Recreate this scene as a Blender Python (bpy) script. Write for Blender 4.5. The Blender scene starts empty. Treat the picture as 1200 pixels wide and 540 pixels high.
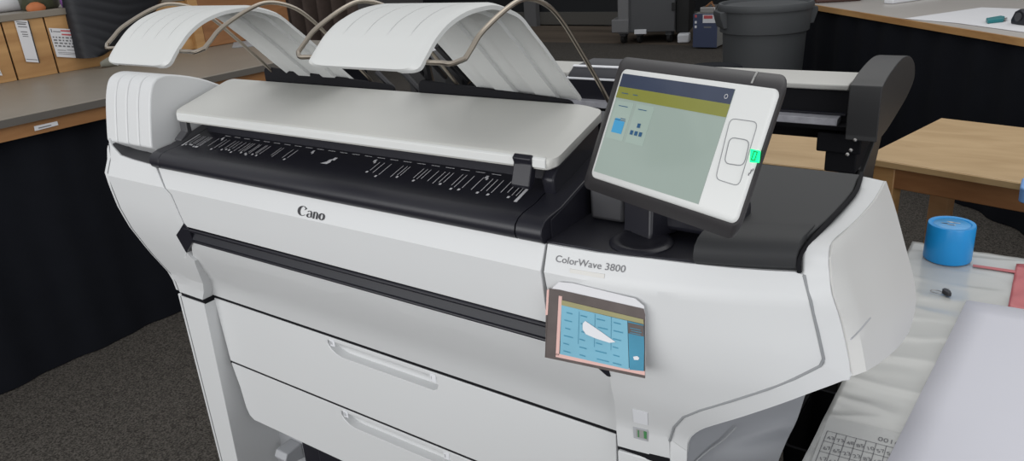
import bpy, bmesh, math, random
from mathutils import Vector as V, Matrix

random.seed(7)
C = bpy.context.scene.collection

# ------------------------------------------------------------------ camera geometry (photo 1200x540)
FPX = 890.0
RM = Matrix(((0.81935168, 0.15618504, -0.55160589),
             (0.56931868, -0.33474768, 0.75087964),
             (-0.06737263, -0.92927403, -0.36319513)))
CAM = V((0, 0, 1.5))
def ray(p): return RM @ V((p[0]-600, p[1]-270, FPX)).normalized()
def at_x(p, x): r = ray(p); return CAM + r*((x-CAM.x)/r.x)
def at_y(p, y): r = ray(p); return CAM + r*((y-CAM.y)/r.y)
def at_z(p, z): r = ray(p); return CAM + r*((z-CAM.z)/r.z)
def at_f(p, f, off=0.0):
    """where the line of sight meets the surface y = f(x,z)"""
    r = ray(p); y = 0.9
    for _ in range(60):
        q = CAM + r*(y/r.y); y = y + 0.6*(f(q.x, q.z)-y)
    q = CAM + r*(y/r.y); q.y += off
    return q
def lerp(a, b, t): return a+(b-a)*t
def interp(tab, v):
    if v <= tab[0][0]: return tab[0][1]
    for (a, fa), (b, fb) in zip(tab, tab[1:]):
        if v <= b: return fa+(fb-fa)*(v-a)/(b-a)
    return tab[-1][1]
def smooth(pts, n=6, closed=False):
    """Catmull-Rom through pts"""
    P = [V(p) for p in pts]; out = []
    m = len(P); rng = range(m if closed else m-1)
    for i in rng:
        if closed: p0, p1, p2, p3 = P[i-1], P[i], P[(i+1) % m], P[(i+2) % m]
        else: p0, p1, p2, p3 = P[max(i-1, 0)], P[i], P[i+1], P[min(i+2, m-1)]
        for k in range(n):
            t = k/n
            out.append(0.5*((2*p1)+(p2-p0)*t+(2*p0-5*p1+4*p2-p3)*t*t+(3*p1-p0-3*p2+p3)*t**3))
    if not closed: out.append(P[-1].copy())
    return out
def resample(pts, n):
    P = [V(p) for p in pts]; L = [0]
    for a, b in zip(P, P[1:]): L.append(L[-1]+(b-a).length)
    out = []
    for k in range(n):
        s = L[-1]*k/(n-1); i = 0
        while i < len(L)-2 and L[i+1] < s: i += 1
        out.append(P[i].lerp(P[i+1], (s-L[i])/max(L[i+1]-L[i], 1e-9)))
    return out

# ------------------------------------------------------------------ materials
def mat(name, col, rough=.5, metal=0, spec=.5, noise=0, nscale=30, bump=0, bscale=200, emit=0, coat=0, trans=0):
    m = bpy.data.materials.new(name); m.use_nodes = True
    nt = m.node_tree; b = nt.nodes['Principled BSDF']
    b.inputs['Base Color'].default_value = (*col, 1); b.inputs['Roughness'].default_value = rough
    b.inputs['Metallic'].default_value = metal; b.inputs['Specular IOR Level'].default_value = spec
    b.inputs['Coat Weight'].default_value = coat
    if trans: b.inputs['Transmission Weight'].default_value = trans
    tc = nt.nodes.new('ShaderNodeTexCoord')
    nz = nt.nodes.new('ShaderNodeTexNoise'); nz.inputs['Scale'].default_value = nscale; nz.inputs['Detail'].default_value = 5
    nt.links.new(tc.outputs['Object'], nz.inputs['Vector'])
    mx = nt.nodes.new('ShaderNodeMix'); mx.data_type = 'RGBA'
    mx.inputs[6].default_value = (*[c*(1-noise) for c in col], 1); mx.inputs[7].default_value = (*[min(1, c*(1+noise)) for c in col], 1)
    nt.links.new(nz.outputs['Fac'], mx.inputs[0]); nt.links.new(mx.outputs[2], b.inputs['Base Color'])
    if emit:
        b.inputs['Emission Color'].default_value = (*col, 1); b.inputs['Emission Strength'].default_value = emit
    if bump:
        n2 = nt.nodes.new('ShaderNodeTexNoise'); n2.inputs['Scale'].default_value = bscale; n2.inputs['Detail'].default_value = 4
        nt.links.new(tc.outputs['Object'], n2.inputs['Vector'])
        bp = nt.nodes.new('ShaderNodeBump'); bp.inputs['Strength'].default_value = bump; bp.inputs['Distance'].default_value = .01
        nt.links.new(n2.outputs['Fac'], bp.inputs['Height']); nt.links.new(bp.outputs['Normal'], b.inputs['Normal'])
    return m
def wood(name, c1, c2, scale=(1, 6, 1), rough=.45, wave=3.0):
    m = bpy.data.materials.new(name); m.use_nodes = True
    nt = m.node_tree; b = nt.nodes['Principled BSDF']; b.inputs['Roughness'].default_value = rough
    tc = nt.nodes.new('ShaderNodeTexCoord'); mp = nt.nodes.new('ShaderNodeMapping'); mp.inputs['Scale'].default_value = scale
    nz = nt.nodes.new('ShaderNodeTexNoise'); nz.inputs['Scale'].default_value = wave; nz.inputs['Detail'].default_value = 6; nz.inputs['Distortion'].default_value = .6
    cr = nt.nodes.new('ShaderNodeValToRGB')
    cr.color_ramp.elements[0].position = .32; cr.color_ramp.elements[0].color = (*c1, 1)
    cr.color_ramp.elements[1].position = .68; cr.color_ramp.elements[1].color = (*c2, 1)
    nt.links.new(tc.outputs['Object'], mp.inputs['Vector']); nt.links.new(mp.outputs['Vector'], nz.inputs['Vector'])
    nt.links.new(nz.outputs['Fac'], cr.inputs['Fac']); nt.links.new(cr.outputs['Color'], b.inputs['Base Color'])
    return m
def floor_mat():
    m = bpy.data.materials.new('carpet_floor'); m.use_nodes = True
    nt = m.node_tree; b = nt.nodes['Principled BSDF']; b.inputs['Roughness'].default_value = .95; b.inputs['Specular IOR Level'].default_value = .1
    tc = nt.nodes.new('ShaderNodeTexCoord')
    n1 = nt.nodes.new('ShaderNodeTexNoise'); n1.inputs['Scale'].default_value = 170; n1.inputs['Detail'].default_value = 3
    cr = nt.nodes.new('ShaderNodeValToRGB')
    cr.color_ramp.elements[0].position = .36; cr.color_ramp.elements[0].color = (.032, .029, .026, 1)
    cr.color_ramp.elements[1].position = .66; cr.color_ramp.elements[1].color = (.118, .107, .095, 1)
    nt.links.new(tc.outputs['Object'], n1.inputs['Vector']); nt.links.new(n1.outputs['Fac'], cr.inputs['Fac'])
    # far half of the hall: brown hard floor with long boards
    n2 = nt.nodes.new('ShaderNodeTexNoise'); n2.inputs['Scale'].default_value = 1.3; n2.inputs['Detail'].default_value = 5
    mp = nt.nodes.new('ShaderNodeMapping'); mp.inputs['Scale'].default_value = (.25, 1.6, 1)
    nt.links.new(tc.outputs['Object'], mp.inputs['Vector']); nt.links.new(mp.outputs['Vector'], n2.inputs['Vector'])
    c2 = nt.nodes.new('ShaderNodeValToRGB')
    c2.color_ramp.elements[0].position = .35; c2.color_ramp.elements[0].color = (.075, .060, .048, 1)
    c2.color_ramp.elements[1].position = .7; c2.color_ramp.elements[1].color = (.165, .132, .104, 1)
    nt.links.new(n2.outputs['Fac'], c2.inputs['Fac'])
    sx = nt.nodes.new('ShaderNodeSeparateXYZ'); nt.links.new(tc.outputs['Object'], sx.inputs[0])
    mt = nt.nodes.new('ShaderNodeMath'); mt.operation = 'GREATER_THAN'; mt.inputs[1].default_value = 5.0
    nt.links.new(sx.outputs['Y'], mt.inputs[0])
    mx = nt.nodes.new('ShaderNodeMix'); mx.data_type = 'RGBA'
    nt.links.new(mt.outputs[0], mx.inputs[0]); nt.links.new(cr.outputs['Color'], mx.inputs[6]); nt.links.new(c2.outputs['Color'], mx.inputs[7])
    nt.links.new(mx.outputs[2], b.inputs['Base Color'])
    bp = nt.nodes.new('ShaderNodeBump'); bp.inputs['Strength'].default_value = .5; bp.inputs['Distance'].default_value = .01
    nt.links.new(n1.outputs['Fac'], bp.inputs['Height']); nt.links.new(bp.outputs['Normal'], b.inputs['Normal'])
    return m

M = {}
M['white'] = mat('white_plastic', (.63, .64, .645), .42, noise=.015, nscale=3)
M['tray'] = mat('tray_plastic', (.60, .61, .60), .5, noise=.02, nscale=4)
M['lid'] = mat('lid_plastic', (.53, .53, .505), .45, noise=.02, nscale=5)
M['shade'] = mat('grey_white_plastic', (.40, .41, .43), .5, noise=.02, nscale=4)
M['wing'] = mat('wing_side_white', (.60, .60, .585), .5, noise=.02, nscale=4)
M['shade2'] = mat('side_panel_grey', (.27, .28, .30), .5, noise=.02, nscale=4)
M['black'] = mat('black_plastic', (.014, .014, .020), .34, spec=.38, noise=.06, nscale=6)
M['black_soft'] = mat('soft_black_plastic', (.026, .027, .029), .62, spec=.35, noise=.05, nscale=8, bump=.05, bscale=600)
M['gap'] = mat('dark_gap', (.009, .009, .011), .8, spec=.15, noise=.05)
M['darkgrey'] = mat('dark_grey_plastic', (.05, .05, .055), .5, noise=.06)
M['shell'] = mat('charcoal_shell', (.034, .032, .034), .5, spec=.35, noise=.05)
M['rail'] = mat('rail_plastic', (.014, .015, .021), .4, spec=.4, noise=.05)
M['wire'] = mat('bronze_wire', (.42, .37, .31), .28, metal=1, noise=.06, nscale=12)
M['darkwire'] = mat('dark_rod', (.03, .03, .033), .4, metal=.6, noise=.05)
M['mark'] = mat('white_print', (.55, .55, .57), .6, noise=.05)
M['ink'] = mat('dark_print', (.03, .03, .035), .6, noise=.05)
M['greyink'] = mat('grey_print', (.16, .16, .17), .6, noise=.05)
M['greyline'] = mat('grey_seam', (.26, .27, .28), .6, noise=.05)
M['midline'] = mat('mid_grey_seam', (.15, .155, .16), .6, noise=.05)
M['label'] = mat('white_label', (.74, .75, .78), .5, noise=.02)
M['frame'] = mat('panel_white', (.66, .67, .66), .4, noise=.015, nscale=5)
M['navy'] = mat('screen_navy', (.035, .045, .075), .2, noise=.15, nscale=20, emit=.25)
M['olive'] = mat('screen_olive', (.155, .16, .035), .2, noise=.12, nscale=20, emit=.45)
M['screen'] = mat('screen_pale', (.21, .255, .23), .12, noise=.05, nscale=6, emit=.5)
M['tile'] = mat('screen_tile', (.225, .28, .25), .12, noise=.05, nscale=6, emit=.5)
M['blueicon'] = mat('screen_blue', (.035, .21, .38), .2, noise=.05, emit=.5)
M['darkicon'] = mat('screen_dark_blue', (.02, .07, .15), .2, noise=.05, emit=.3)
M['green'] = mat('green_light', (.0, .80, .22), .4, noise=.05, emit=1.3)
M['counter'] = mat('grey_laminate', (.225, .197, .160), .42, noise=.08, nscale=7)
M['counter_edge'] = mat('grey_laminate_edge', (.12, .11, .098), .45, noise=.08, nscale=9)
M['woodpanel'] = wood('honey_wood_panel', (.36, .185, .067), (.55, .32, .13), (1, .5, 5))
M['woodstrip'] = wood('brown_wood_strip', (.24, .11, .04), (.38, .19, .075), (1, .6, 6))
M['table_wood'] = wood('pale_table_wood', (.40, .26, .12), (.49, .335, .17), (1.5, 5, 1), .4)
M['table_edge'] = wood('table_edge_wood', (.36, .19, .085), (.50, .29, .14), (1, 4, 4))
M['brownwood'] = wood('red_brown_wood', (.22, .095, .035), (.34, .16, .065), (1, 1, 6))
M['drape'] = mat('black_cloth', (.0065, .0075, .011), .9, spec=.15, noise=.2, nscale=9)
M['jacket'] = mat('black_puffer', (.008, .009, .013), .55, spec=.4, noise=.2, nscale=12)
M['lining'] = mat('olive_lining', (.20, .195, .16), .8, noise=.2, nscale=20)
M['paper'] = mat('paper', (.70, .70, .72), .7, noise=.02, nscale=6)
M['paper_lilac'] = mat('large_paper', (.63, .63, .69), .6, noise=.03, nscale=3)
M['red'] = mat('red_print', (.55, .09, .10), .6, noise=.1)
M['pink'] = mat('pink_print', (.72, .46, .42), .5, noise=.05)
M['cyan'] = mat('cyan_print', (.20, .45, .58), .4, noise=.12, nscale=14)
M['deepblue'] = mat('blue_print', (.07, .27, .40), .4, noise=.25, nscale=18)
M['brownprint'] = mat('brown_print', (.115, .095, .09), .45, noise=.35, nscale=30)
M['oliveprint'] = mat('olive_print', (.33, .31, .16), .45, noise=.1)
M['film'] = mat('plastic_film_table', (.50, .505, .49), .16, spec=.6, noise=.06, nscale=3)
M['redfilm'] = mat('red_film', (.50, .12, .13), .3, noise=.15, nscale=25)
M['blueroll'] = mat('bright_blue_plastic', (.012, .30, .72), .35, noise=.05)
M['bluetop'] = mat('blue_top', (.06, .33, .68), .3, noise=.15, nscale=30)
M['plotter'] = mat('plotter_charcoal', (.030, .030, .031), .5, spec=.3, noise=.05)
M['plotter_lid'] = mat('plotter_lid_grey', (.46, .455, .43), .45, noise=.03)
M['steel'] = mat('steel', (.40, .39, .38), .35, metal=.8, noise=.1)
M['stripgrey'] = mat('strip_grey', (.30, .30, .33), .4, noise=.35, nscale=60)
M['can'] = mat('grey_can', (.050, .054, .058), .6, noise=.08, nscale=9)
M['machine'] = mat('machine_grey', (.075, .077, .082), .5, noise=.05)
M['machine_light'] = mat('machine_light_grey', (.17, .17, .175), .5, noise=.05)
M['boxblue'] = mat('slate_blue_metal', (.045, .060, .12), .45, noise=.08)
M['boxgrey'] = mat('pale_grey_metal', (.30, .30, .29), .5, noise=.05)
M['backwall'] = mat('dark_slate_wall', (.017, .019, .022), .7, noise=.1, nscale=2)
M['base'] = mat('pale_baseboard', (.12, .115, .105), .6, noise=.1)
M['wall'] = mat('grey_wall', (.16, .15, .15), .8, noise=.05, nscale=2)
M['redcloth'] = mat('dark_red_cloth', (.26, .025, .05), .9, noise=.25, nscale=25)
M['navycloth'] = mat('dark_navy_cloth', (.012, .014, .028), .9, noise=.25, nscale=25)
M['browncloth'] = mat('brown_cloth', (.085, .06, .05), .9, noise=.3, nscale=14)
M['orange'] = mat('orange_plastic', (.42, .13, .04), .6, noise=.2, nscale=20)
M['greenglass'] = mat('olive_green_glass', (.055, .06, .035), .3, noise=.5, nscale=25)
M['purple'] = mat('purple_plastic', (.25, .10, .34), .5, noise=.2, nscale=25)
M['speckle'] = mat('speckled_green_print', (.30, .32, .17), .7, noise=.6, nscale=120)
M['teal'] = mat('teal_plastic', (.02, .20, .22), .4, noise=.1)
M['brass'] = mat('brown_case', (.10, .045, .035), .5, noise=.3, nscale=14)
M['caster'] = mat('black_rubber', (.012, .012, .012), .7, noise=.1)
M['floor'] = floor_mat()

# ------------------------------------------------------------------ build helpers
OFF = {}
def thing(name, loc, label, cat, group=None):
    o = bpy.data.objects.new(name, None); C.objects.link(o); o.location = loc; o.empty_display_size = .05
    o['label'] = label; o['category'] = cat
    if group: o['group'] = group
    OFF[o.name] = V(loc); return o
def tag(o, label, cat, group=None):
    o['label'] = label; o['category'] = cat
    if group: o['group'] = group
    return o
def obj(name, bm, m, parent=None, bevel=0, seg=2, ang=32, origin=None):
    bmesh.ops.remove_doubles(bm, verts=bm.verts, dist=1e-5)
    bmesh.ops.recalc_face_normals(bm, faces=bm.faces)
    for f in bm.faces: f.smooth = True
    for e in bm.edges:
        if len(e.link_faces) == 2 and e.calc_face_angle(0) > math.radians(ang): e.smooth = False
    me = bpy.data.meshes.new(name); bm.to_mesh(me); bm.free()
    if isinstance(m, (list, tuple)):
        for k in m: me.materials.append(k)
    else: me.materials.append(m)
    o = bpy.data.objects.new(name, me); C.objects.link(o)
    if parent is not None:
        o.parent = parent; off = OFF[parent.name]; OFF[o.name] = off
        me.transform(Matrix.Translation(-off))
    else:
        if origin is None:
            zs = [v.co.z for v in me.vertices]; xs = [v.co.x for v in me.vertices]; ys = [v.co.y for v in me.vertices]
            origin = V(((min(xs)+max(xs))/2, (min(ys)+max(ys))/2, min(zs)))
        me.transform(Matrix.Translation(-V(origin))); o.location = origin; OFF[o.name] = V(origin)
    if bevel:
        b = o.modifiers.new('bevel', 'BEVEL'); b.width = bevel; b.segments = seg; b.limit_method = 'ANGLE'; b.angle_limit = math.radians(38)
        b.harden_normals = False
    return o
def struct(name, bm, m): o = obj(name, bm, m); o['kind'] = 'structure'; return o
def B(): return bmesh.new()
def face(bm, pts, mi=0):
    vs = [bm.verts.new(p) for p in pts]; f = bm.faces.new(vs); f.material_index = mi; return f
def box(bm, x0, x1, y0, y1, z0, z1, rot=None, about=None):
    vs = [bm.verts.new((x, y, z)) for x in (x0, x1) for y in (y0, y1) for z in (z0, z1)]
    for i in ((0, 1, 3, 2), (4, 6, 7, 5), (0, 4, 5, 1), (2, 3, 7, 6), (0, 2, 6, 4), (1, 5, 7, 3)): bm.faces.new([vs[k] for k in i])
    if rot:
        m = Matrix.Rotation(rot, 3, 'Z'); a = V(about) if about else V(((x0+x1)/2, (y0+y1)/2, 0))
        for v in vs: v.co = m @ (v.co-a)+a
    return bm
def prism_x(bm, prof, x0, x1):
    """profile of (y,z) extruded along x"""
    a = [bm.verts.new((x0, y, z)) for y, z in prof]; b = [bm.verts.new((x1, y, z)) for y, z in prof]; n = len(prof)
    for i in range(n): bm.faces.new((a[i], a[(i+1) % n], b[(i+1) % n], b[i]))
    bm.faces.new(a); bm.faces.new(b[::-1]); return bm
def prism_z(bm, outline, z0, z1):
    a = [bm.verts.new((x, y, z0)) for x, y in outline]; b = [bm.verts.new((x, y, z1)) for x, y in outline]; n = len(outline)
    for i in range(n): bm.faces.new((a[i], a[(i+1) % n], b[(i+1) % n], b[i]))
    bm.faces.new(a[::-1]); bm.faces.new(b); return bm
def loft(bm, rows, closed=False, caps=False):
    R_ = [[bm.verts.new(p) for p in r] for r in rows]
    for r, s in zip(R_, R_[1:]):
        n = len(r)
        for i in range(n if closed else n-1): bm.faces.new((r[i], r[(i+1) % n], s[(i+1) % n], s[i]))
    if caps: bm.faces.new(R_[0][::-1]); bm.faces.new(R_[-1])
    return bm
def tube(bm, pts, r, n=10):
    P = [V(p) for p in pts]; rows = []; ref = None
    for i, p in enumerate(P):
        t = (P[min(i+1, len(P)-1)]-P[max(i-1, 0)]).normalized()
        if ref is None: ref = t.cross(V((0, 0, 1)) if abs(t.z) < .9 else V((1, 0, 0))).normalized()
        ref = (ref-t*ref.dot(t)).normalized(); b = t.cross(ref)
        rr = r[i] if isinstance(r, (list, tuple)) else r
        rows.append([p+ref*rr*math.cos(2*math.pi*k/n)+b*rr*math.sin(2*math.pi*k/n) for k in range(n)])
    return loft(bm, rows, True, True)
def lathe(bm, prof, c, n=32):
    rows = []
    for r, z in prof: rows.append([V(c)+V((r*math.cos(2*math.pi*k/n), r*math.sin(2*math.pi*k/n), z)) for k in range(n)])
    return loft(bm, rows, True, True)
def thicken(bm, d):
    """give an open sheet a thickness along vector d"""
    d = V(d); g = bmesh.ops.extrude_face_region(bm, geom=list(bm.faces), use_keep_orig=True)
    for v in g['geom']:
        if isinstance(v, bmesh.types.BMVert): v.co += d
    return bm
def patch(outline, f, depth, holes=(), zstep=.03, xstep=.04, off=0.0, zcut=None):
    """panel with (x,z) outline whose front follows y=f(x,z), given a depth"""
    bm = bmesh.new()
    def ring(pts):
        vs = [bm.verts.new((p[0], 0, p[1])) for p in pts]
        return [bm.edges.new((vs[i], vs[(i+1) % len(vs)])) for i in range(len(vs))]
    E = ring(outline)
    for h in holes: E += ring(h)
    bmesh.ops.triangle_fill(bm, use_beauty=True, use_dissolve=False, edges=E)
    xs = [p[0] for p in outline]; zs = [p[1] for p in outline]
    def cut(co, no): bmesh.ops.bisect_plane(bm, geom=list(bm.verts)+list(bm.edges)+list(bm.faces), plane_co=co, plane_no=no, dist=1e-6)
    z = min(zs)+zstep
    while z < max(zs): cut((0, 0, z), (0, 0, 1)); z += zstep
    if zcut: cut((0, 0, zcut), (0, 0, 1))
    x = min(xs)+xstep
    while x < max(xs) and xstep: cut((x, 0, 0), (1, 0, 0)); x += xstep
    for v in bm.verts: v.co.y = f(v.co.x, v.co.z)+off
    thicken(bm, (0, depth, 0))
    return bm
def rrect(x0, x1, y0, y1, r, n=5):
    out = []
    for cx, cy, a in ((x1-r, y1-r, 0), (x0+r, y1-r, 90), (x0+r, y0+r, 180), (x1-r, y0+r, 270)):
        for k in range(n+1):
            t = math.radians(a+90*k/n); out.append((cx+r*math.cos(t), cy+r*math.sin(t)))
    return out
def text_pts(s, size):
    cu = bpy.data.curves.new('tmp', 'FONT'); cu.body = s; cu.size = size; cu.resolution_u = 3
    o = bpy.data.objects.new('tmp', cu); C.objects.link(o)
    dg = bpy.context.evaluated_depsgraph_get(); me = bpy.data.meshes.new_from_object(o.evaluated_get(dg))
    bm = bmesh.new(); bm.from_mesh(me)
    bpy.data.objects.remove(o); bpy.data.curves.remove(cu); bpy.data.meshes.remove(me)
    return bm
def stroke(bm, pts, ws):
    """flat stroke of varying width in (x,y)"""
    P = [V((p[0], p[1], 0)) for p in pts]; L = []; Rr = []
    for i, p in enumerate(P):
        t = (P[min(i+1, len(P)-1)]-P[max(i-1, 0)]).normalized(); nrm = V((-t.y, t.x, 0))
        L.append(bm.verts.new(p+nrm*ws[i]/2)); Rr.append(bm.verts.new(p-nrm*ws[i]/2))
    for i in range(len(P)-1): bm.faces.new((L[i], L[i+1], Rr[i+1], Rr[i]))

# ================================================================== ROOM
bm = B(); box(bm, -14, 10, -5, 14, -.05, 0); struct('floor', bm, M['floor'])
bm = B(); box(bm, -14, 10, 11.3, 11.5, 0, 3.4); struct('wall_back', bm, M['backwall'])
bm = B(); box(bm, -14, 10, 11.24, 11.3, .02, .22); struct('baseboard_back', bm, M['base'])
bm = B(); box(bm, -10.2, -10, -5, 11.3, 0, 3.4); struct('wall_left', bm, M['wall'])

# ================================================================== PRINTER
ROOT = (-1.132, 1.2, 0)
printer = thing('wide_format_printer', ROOT, 'large white wide format printer with black scanner top and wire paper trays', 'printer')
YF = [(0, .968), (.66, .968), (.714, .962), (.80, .920), (.88, .888), (.94, .873), (1.024, .864), (1.065, .884), (1.11, .889)]
def g(x): return .589*max(0, x+.58)**2
def fy(x, z): return interp(YF, z)
def fr(x, z): return interp(YF, z)+g(x)
def fl(x, z): return interp([(.66, 1.0), (.72, .983), (.80, .932), (.85, .904), (.886, .890), (.93, .886)], z)
def xz(p): return (p.x, p.z)

# --- body core (seen only through the gaps) and back
bm = B(); prism_x(bm, [(1.03, .66), (1.0, .72), (.945, .86), (.945, 1.02), (1.3, 1.03), (1.42, .95), (1.42, .66)], -1.82, -.42)
obj('body_core', bm, M['gap'], printer)

# --- left column
zt = [at_f(p, fy) for p in ((122, 163), (131, 171), (141, 182), (155, 187), (180, 194))]
seamL = [at_f(p, fy) for p in ((183, 197), (200, 228), (215, 262))]
slotL = [at_f(p, fy) for p in ((207, 275), (219, 296))]
inner = at_f((228, 306), fy); legin = at_f((237, 350), fy)
out = [(-1.829, zt[0].z+.003)]+[(max(p.x, -1.829), p.z) for p in zt[1:]]+[xz(p) for p in seamL]+[xz(p) for p in slotL]+[xz(inner), (legin.x, .667), (-1.829, .667)]
obj('left_column', patch(out, fy, .030, zcut=1.024), M['white'], printer, .002, ang=9)
bm = patch([(-1.852, .667), (-1.8315, .667), (-1.8315, 1.088), (-1.846, 1.090), (-1.852, 1.080)], fy, .14, xstep=0, off=.004)
obj('left_side_panel', bm, M['white'], printer, .003)
# left leg
LX = legin.x; botx = at_y((276, 532), .968).x
bm = patch([(-1.829, .002), (botx, .002), (botx, .1), (LX, .655), (-1.829, .655)], fy, .40); obj('left_leg', bm, M['white'], printer, .002)
bm = B(); box(bm, -1.852, -1.8305, .972, 1.38, .002, .655); obj('left_leg_panel', bm, M['white'], printer, .003)
# --- front cover (between seams)
slot_y = .89
cL = [at_f(p, fy) for p in ((184, 198), (201, 228), (216, 262.5))]
out = [(cL[0].x, 1.064), (cL[1].x, cL[1].z), (cL[2].x, .933), (-.587, .930), (-.586, .98), (-.588, 1.060), (-.60, 1.064)]
bm = patch(out, fy, .04, xstep=.1, zcut=1.024); fc = obj('front_cover', bm, M['white'], printer, .0015, ang=9)

# --- logo, letters with thick and thin strokes
bm = B()
def arc(cx, cy, rx, ry, a0, a1, n, wf):
    pts = [(cx+rx*math.cos(math.radians(lerp(a0, a1, k/n))), cy+ry*math.sin(math.radians(lerp(a0, a1, k/n)))) for k in range(n+1)]
    stroke(bm, pts, [wf(math.radians(lerp(a0, a1, k/n))) for k in range(n+1)])
arc(.46, .5, .36, .46, 60, 318, 22, lambda t: .05+.20*max(0, -math.cos(t))**1.3)          # C
stroke(bm, [(.60, .93), (.74, .80), (.62, .62)], [.05, .16, .03])
ox = .90                                                                                   # a
arc(ox+.20, .18, .17, .16, 100, 330, 12, lambda t: .05+.10*max(0, -math.cos(t)))
stroke(bm, [(ox+.40, .04), (ox+.38, .5)], [.15, .15]); stroke(bm, [(ox+.38, .5), (ox+.28, .64), (ox+.12, .62), (ox+.03, .52)], [.15, .07, .06, .10])
stroke(bm, [(ox+.20, .34), (ox+.40, .36)], [.05, .05])
ox = 1.46                                                                                  # n
stroke(bm, [(ox+.07, .0), (ox+.07, .66)], [.15, .15]); stroke(bm, [(ox+.1, .55), (ox+.22, .65), (ox+.33, .58), (ox+.36, .45), (ox+.36, .0)], [.03, .07, .11, .15, .15])
stroke(bm, [(ox-.03, .02), (ox+.17, .02)], [.04, .04]); stroke(bm, [(ox+.26, .02), (ox+.46, .02)], [.04, .04])
ox = 1.98                                                                                  # o
arc(ox+.26, .33, .20, .30, 0, 360, 24, lambda t: .05+.14*abs(math.cos(t)))
a0 = at_f((348.5, 251.5), fy); a1 = at_f((379.5, 257.0), fy)
sx = (a1.x-a0.x)/2.45; top = at_f((352, 240.5), fy); sz = (top.z-a0.z)/.97
for v in bm.verts:
    x = a0.x+v.co.x*sx; z = a0.z+v.co.y*sz; v.co = (x, fy(x, z)-.0012, z)
obj('brand_lettering', bm, M['ink'], printer, ang=180)

# --- paper slot: trough, ends and rails
bm = B(); box(bm, -1.60, -.50, .93, .96, .85, .945); box(bm, -1.60, -.50, .90, .95, .925, .938); box(bm, -1.60, -.50, .90, .95, .872, .884)
obj('output_slot', bm, M['black'], printer)
bm = B(); prism_x(bm, [(.8835, .8955), (.881, .898), (.887, .9185), (.892, .920), (.93, .920), (.93, .8955)], -1.570, -.50)
obj('slot_rail', bm, M['rail'], printer, .0015)
bm = B(); prism_x(bm, [(.888, .886), (.884, .890), (.886, .894), (.93, .894), (.93, .884)], -1.568, -.50)
prism_x(bm, [(.876, .920), (.873, .925), (.876, .929), (.93, .930), (.93, .919)], -1.570, -.50)
obj('slot_lip', bm, M['black'], printer, .0015)
def wedge(px, m, o_):
    pts = [at_f(p, fy) for p in px]; bm = B(); face(bm, [p+V((0, o_, 0)) for p in pts]); thicken(bm, (0, .02, 0)); return obj('slot_end', bm, m, printer, .001)
wedge([(216, 262), (207, 275), (219, 296), (227, 282), (222, 268)], M['black'], -.002)

# --- lower front panel
lp = [at_f(p, fl) for p in ((224, 283), (228, 305), (236, 325), (249, 346))]
out = [(p.x, p.z) for p in lp[:-1]]+[(-1.727, .668), (-.52, .668), (-.49, .76), (-.50, .884), (-1.0, .8865)]
obj('lower_front_panel', patch(out, fl, .03, xstep=.1), M['white'], printer, .0015)

# --- drawers
gxr = at_f((784, 516), fr).x
def drawer(z0, z1, x0t, x0b, corner, num):
    zt_, zb_ = z1, z0
    hx0, hx1 = (-1.292, -.957) if num == '1' else (-1.288, -.945)
    hz1 = z1-.010; hz0 = z1-.046
    hole = [(hx0, hz1), (hx1, hz1)]+[(hx1-.022*(1-math.cos(a))*1.0, hz0+.026*(1-math.sin(a))) for a in [k*math.pi/12 for k in range(1, 7)]]+\
           [(hx0+.045*(1-math.sin(a)), hz0+.028*(1-math.cos(a))) for a in [math.pi/2-k*math.pi/12 for k in range(6, -1, -1)][::-1]][:7]
    hole = [(hx0, hz1), (hx1, hz1), (hx1, hz0+.016), (hx1-.004, hz0+.006), (hx1-.014, hz0), (hx0+.045, hz0), (hx0+.025, hz0+.004), (hx0+.009, hz0+.014), (hx0, hz0+.026)]
    if corner: outl = [(x0t, z1), (-1.70, .39), (x0b-.014, z0+.035), (x0b-.004, z0+.01), (x0b+.012, z0), (-.56, z0), (-.538, z0+.02), (-.538, z1)]
    else: outl = [(x0t, z1), (x0b, z0), (-.538, z0), (-.538, z1)]
    f0 = lambda x, z: 1.0
    d = obj('drawer', patch(outl, f0, .05, [hole], zstep=.5, xstep=0), M['white'], printer, .0015)
    rows = []
    for k in range(9):
        t = k/8; zz = lerp(hz0-.002, hz1+.004, t); yy = 1.0012+.022*math.sin(math.pi*.5*min(1, (1-t)*1.15))
        rows.append([(hx0-.004, yy, zz), (hx1+.004, yy, zz)])
    bm = loft(B(), rows); thicken(bm, (0, .004, 0))
    obj('handle_recess', bm, M['white'], d)
    for cx in (hx0+.010, hx1-.018):
        bm = B(); box(bm, cx, cx+.016, .9985, 1.0, hz1-.012, hz1+.006); lb = obj('drawer_label', bm, M['label'], d, .001)
        bm = text_pts('S'+num if cx < -1.1 else num, .011)
        for v in bm.verts: v.co = (cx+.002+v.co.x*.8, .9980, hz1-.007+v.co.y)
        obj('label_text', bm, M['greyink'], d, ang=180)
    return d
drawer(.4695, .658, -1.727, -1.717, False, '1')
drawer(.293, .463, -1.716, -1.680, True, '3')
bm = B(); prism_x(bm, [(1.0025, .652), (1.0025, .6725), (1.03, .6725), (1.03, .652)], -1.735, -.52); prism_x(bm, [(1.0025, .458), (1.0025, .4715), (1.03, .4715), (1.03, .458)], -1.722, -.536)
obj('drawer_gap_shade', bm, M['gap'], printer)  # black strips stand in for the shade inside the drawer gaps
bm = B(); box(bm, -1.828, LX, .9705, 1.36, .653, .672); obj('leg_gap_shade', bm, M['gap'], printer); bm = B(); box(bm, -.522, gxr, .976, 1.36, .649, .663); obj('leg_gap_shade', bm, M['gap'], printer)  # black filling paints the shade of the open gaps above the legs
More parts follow.
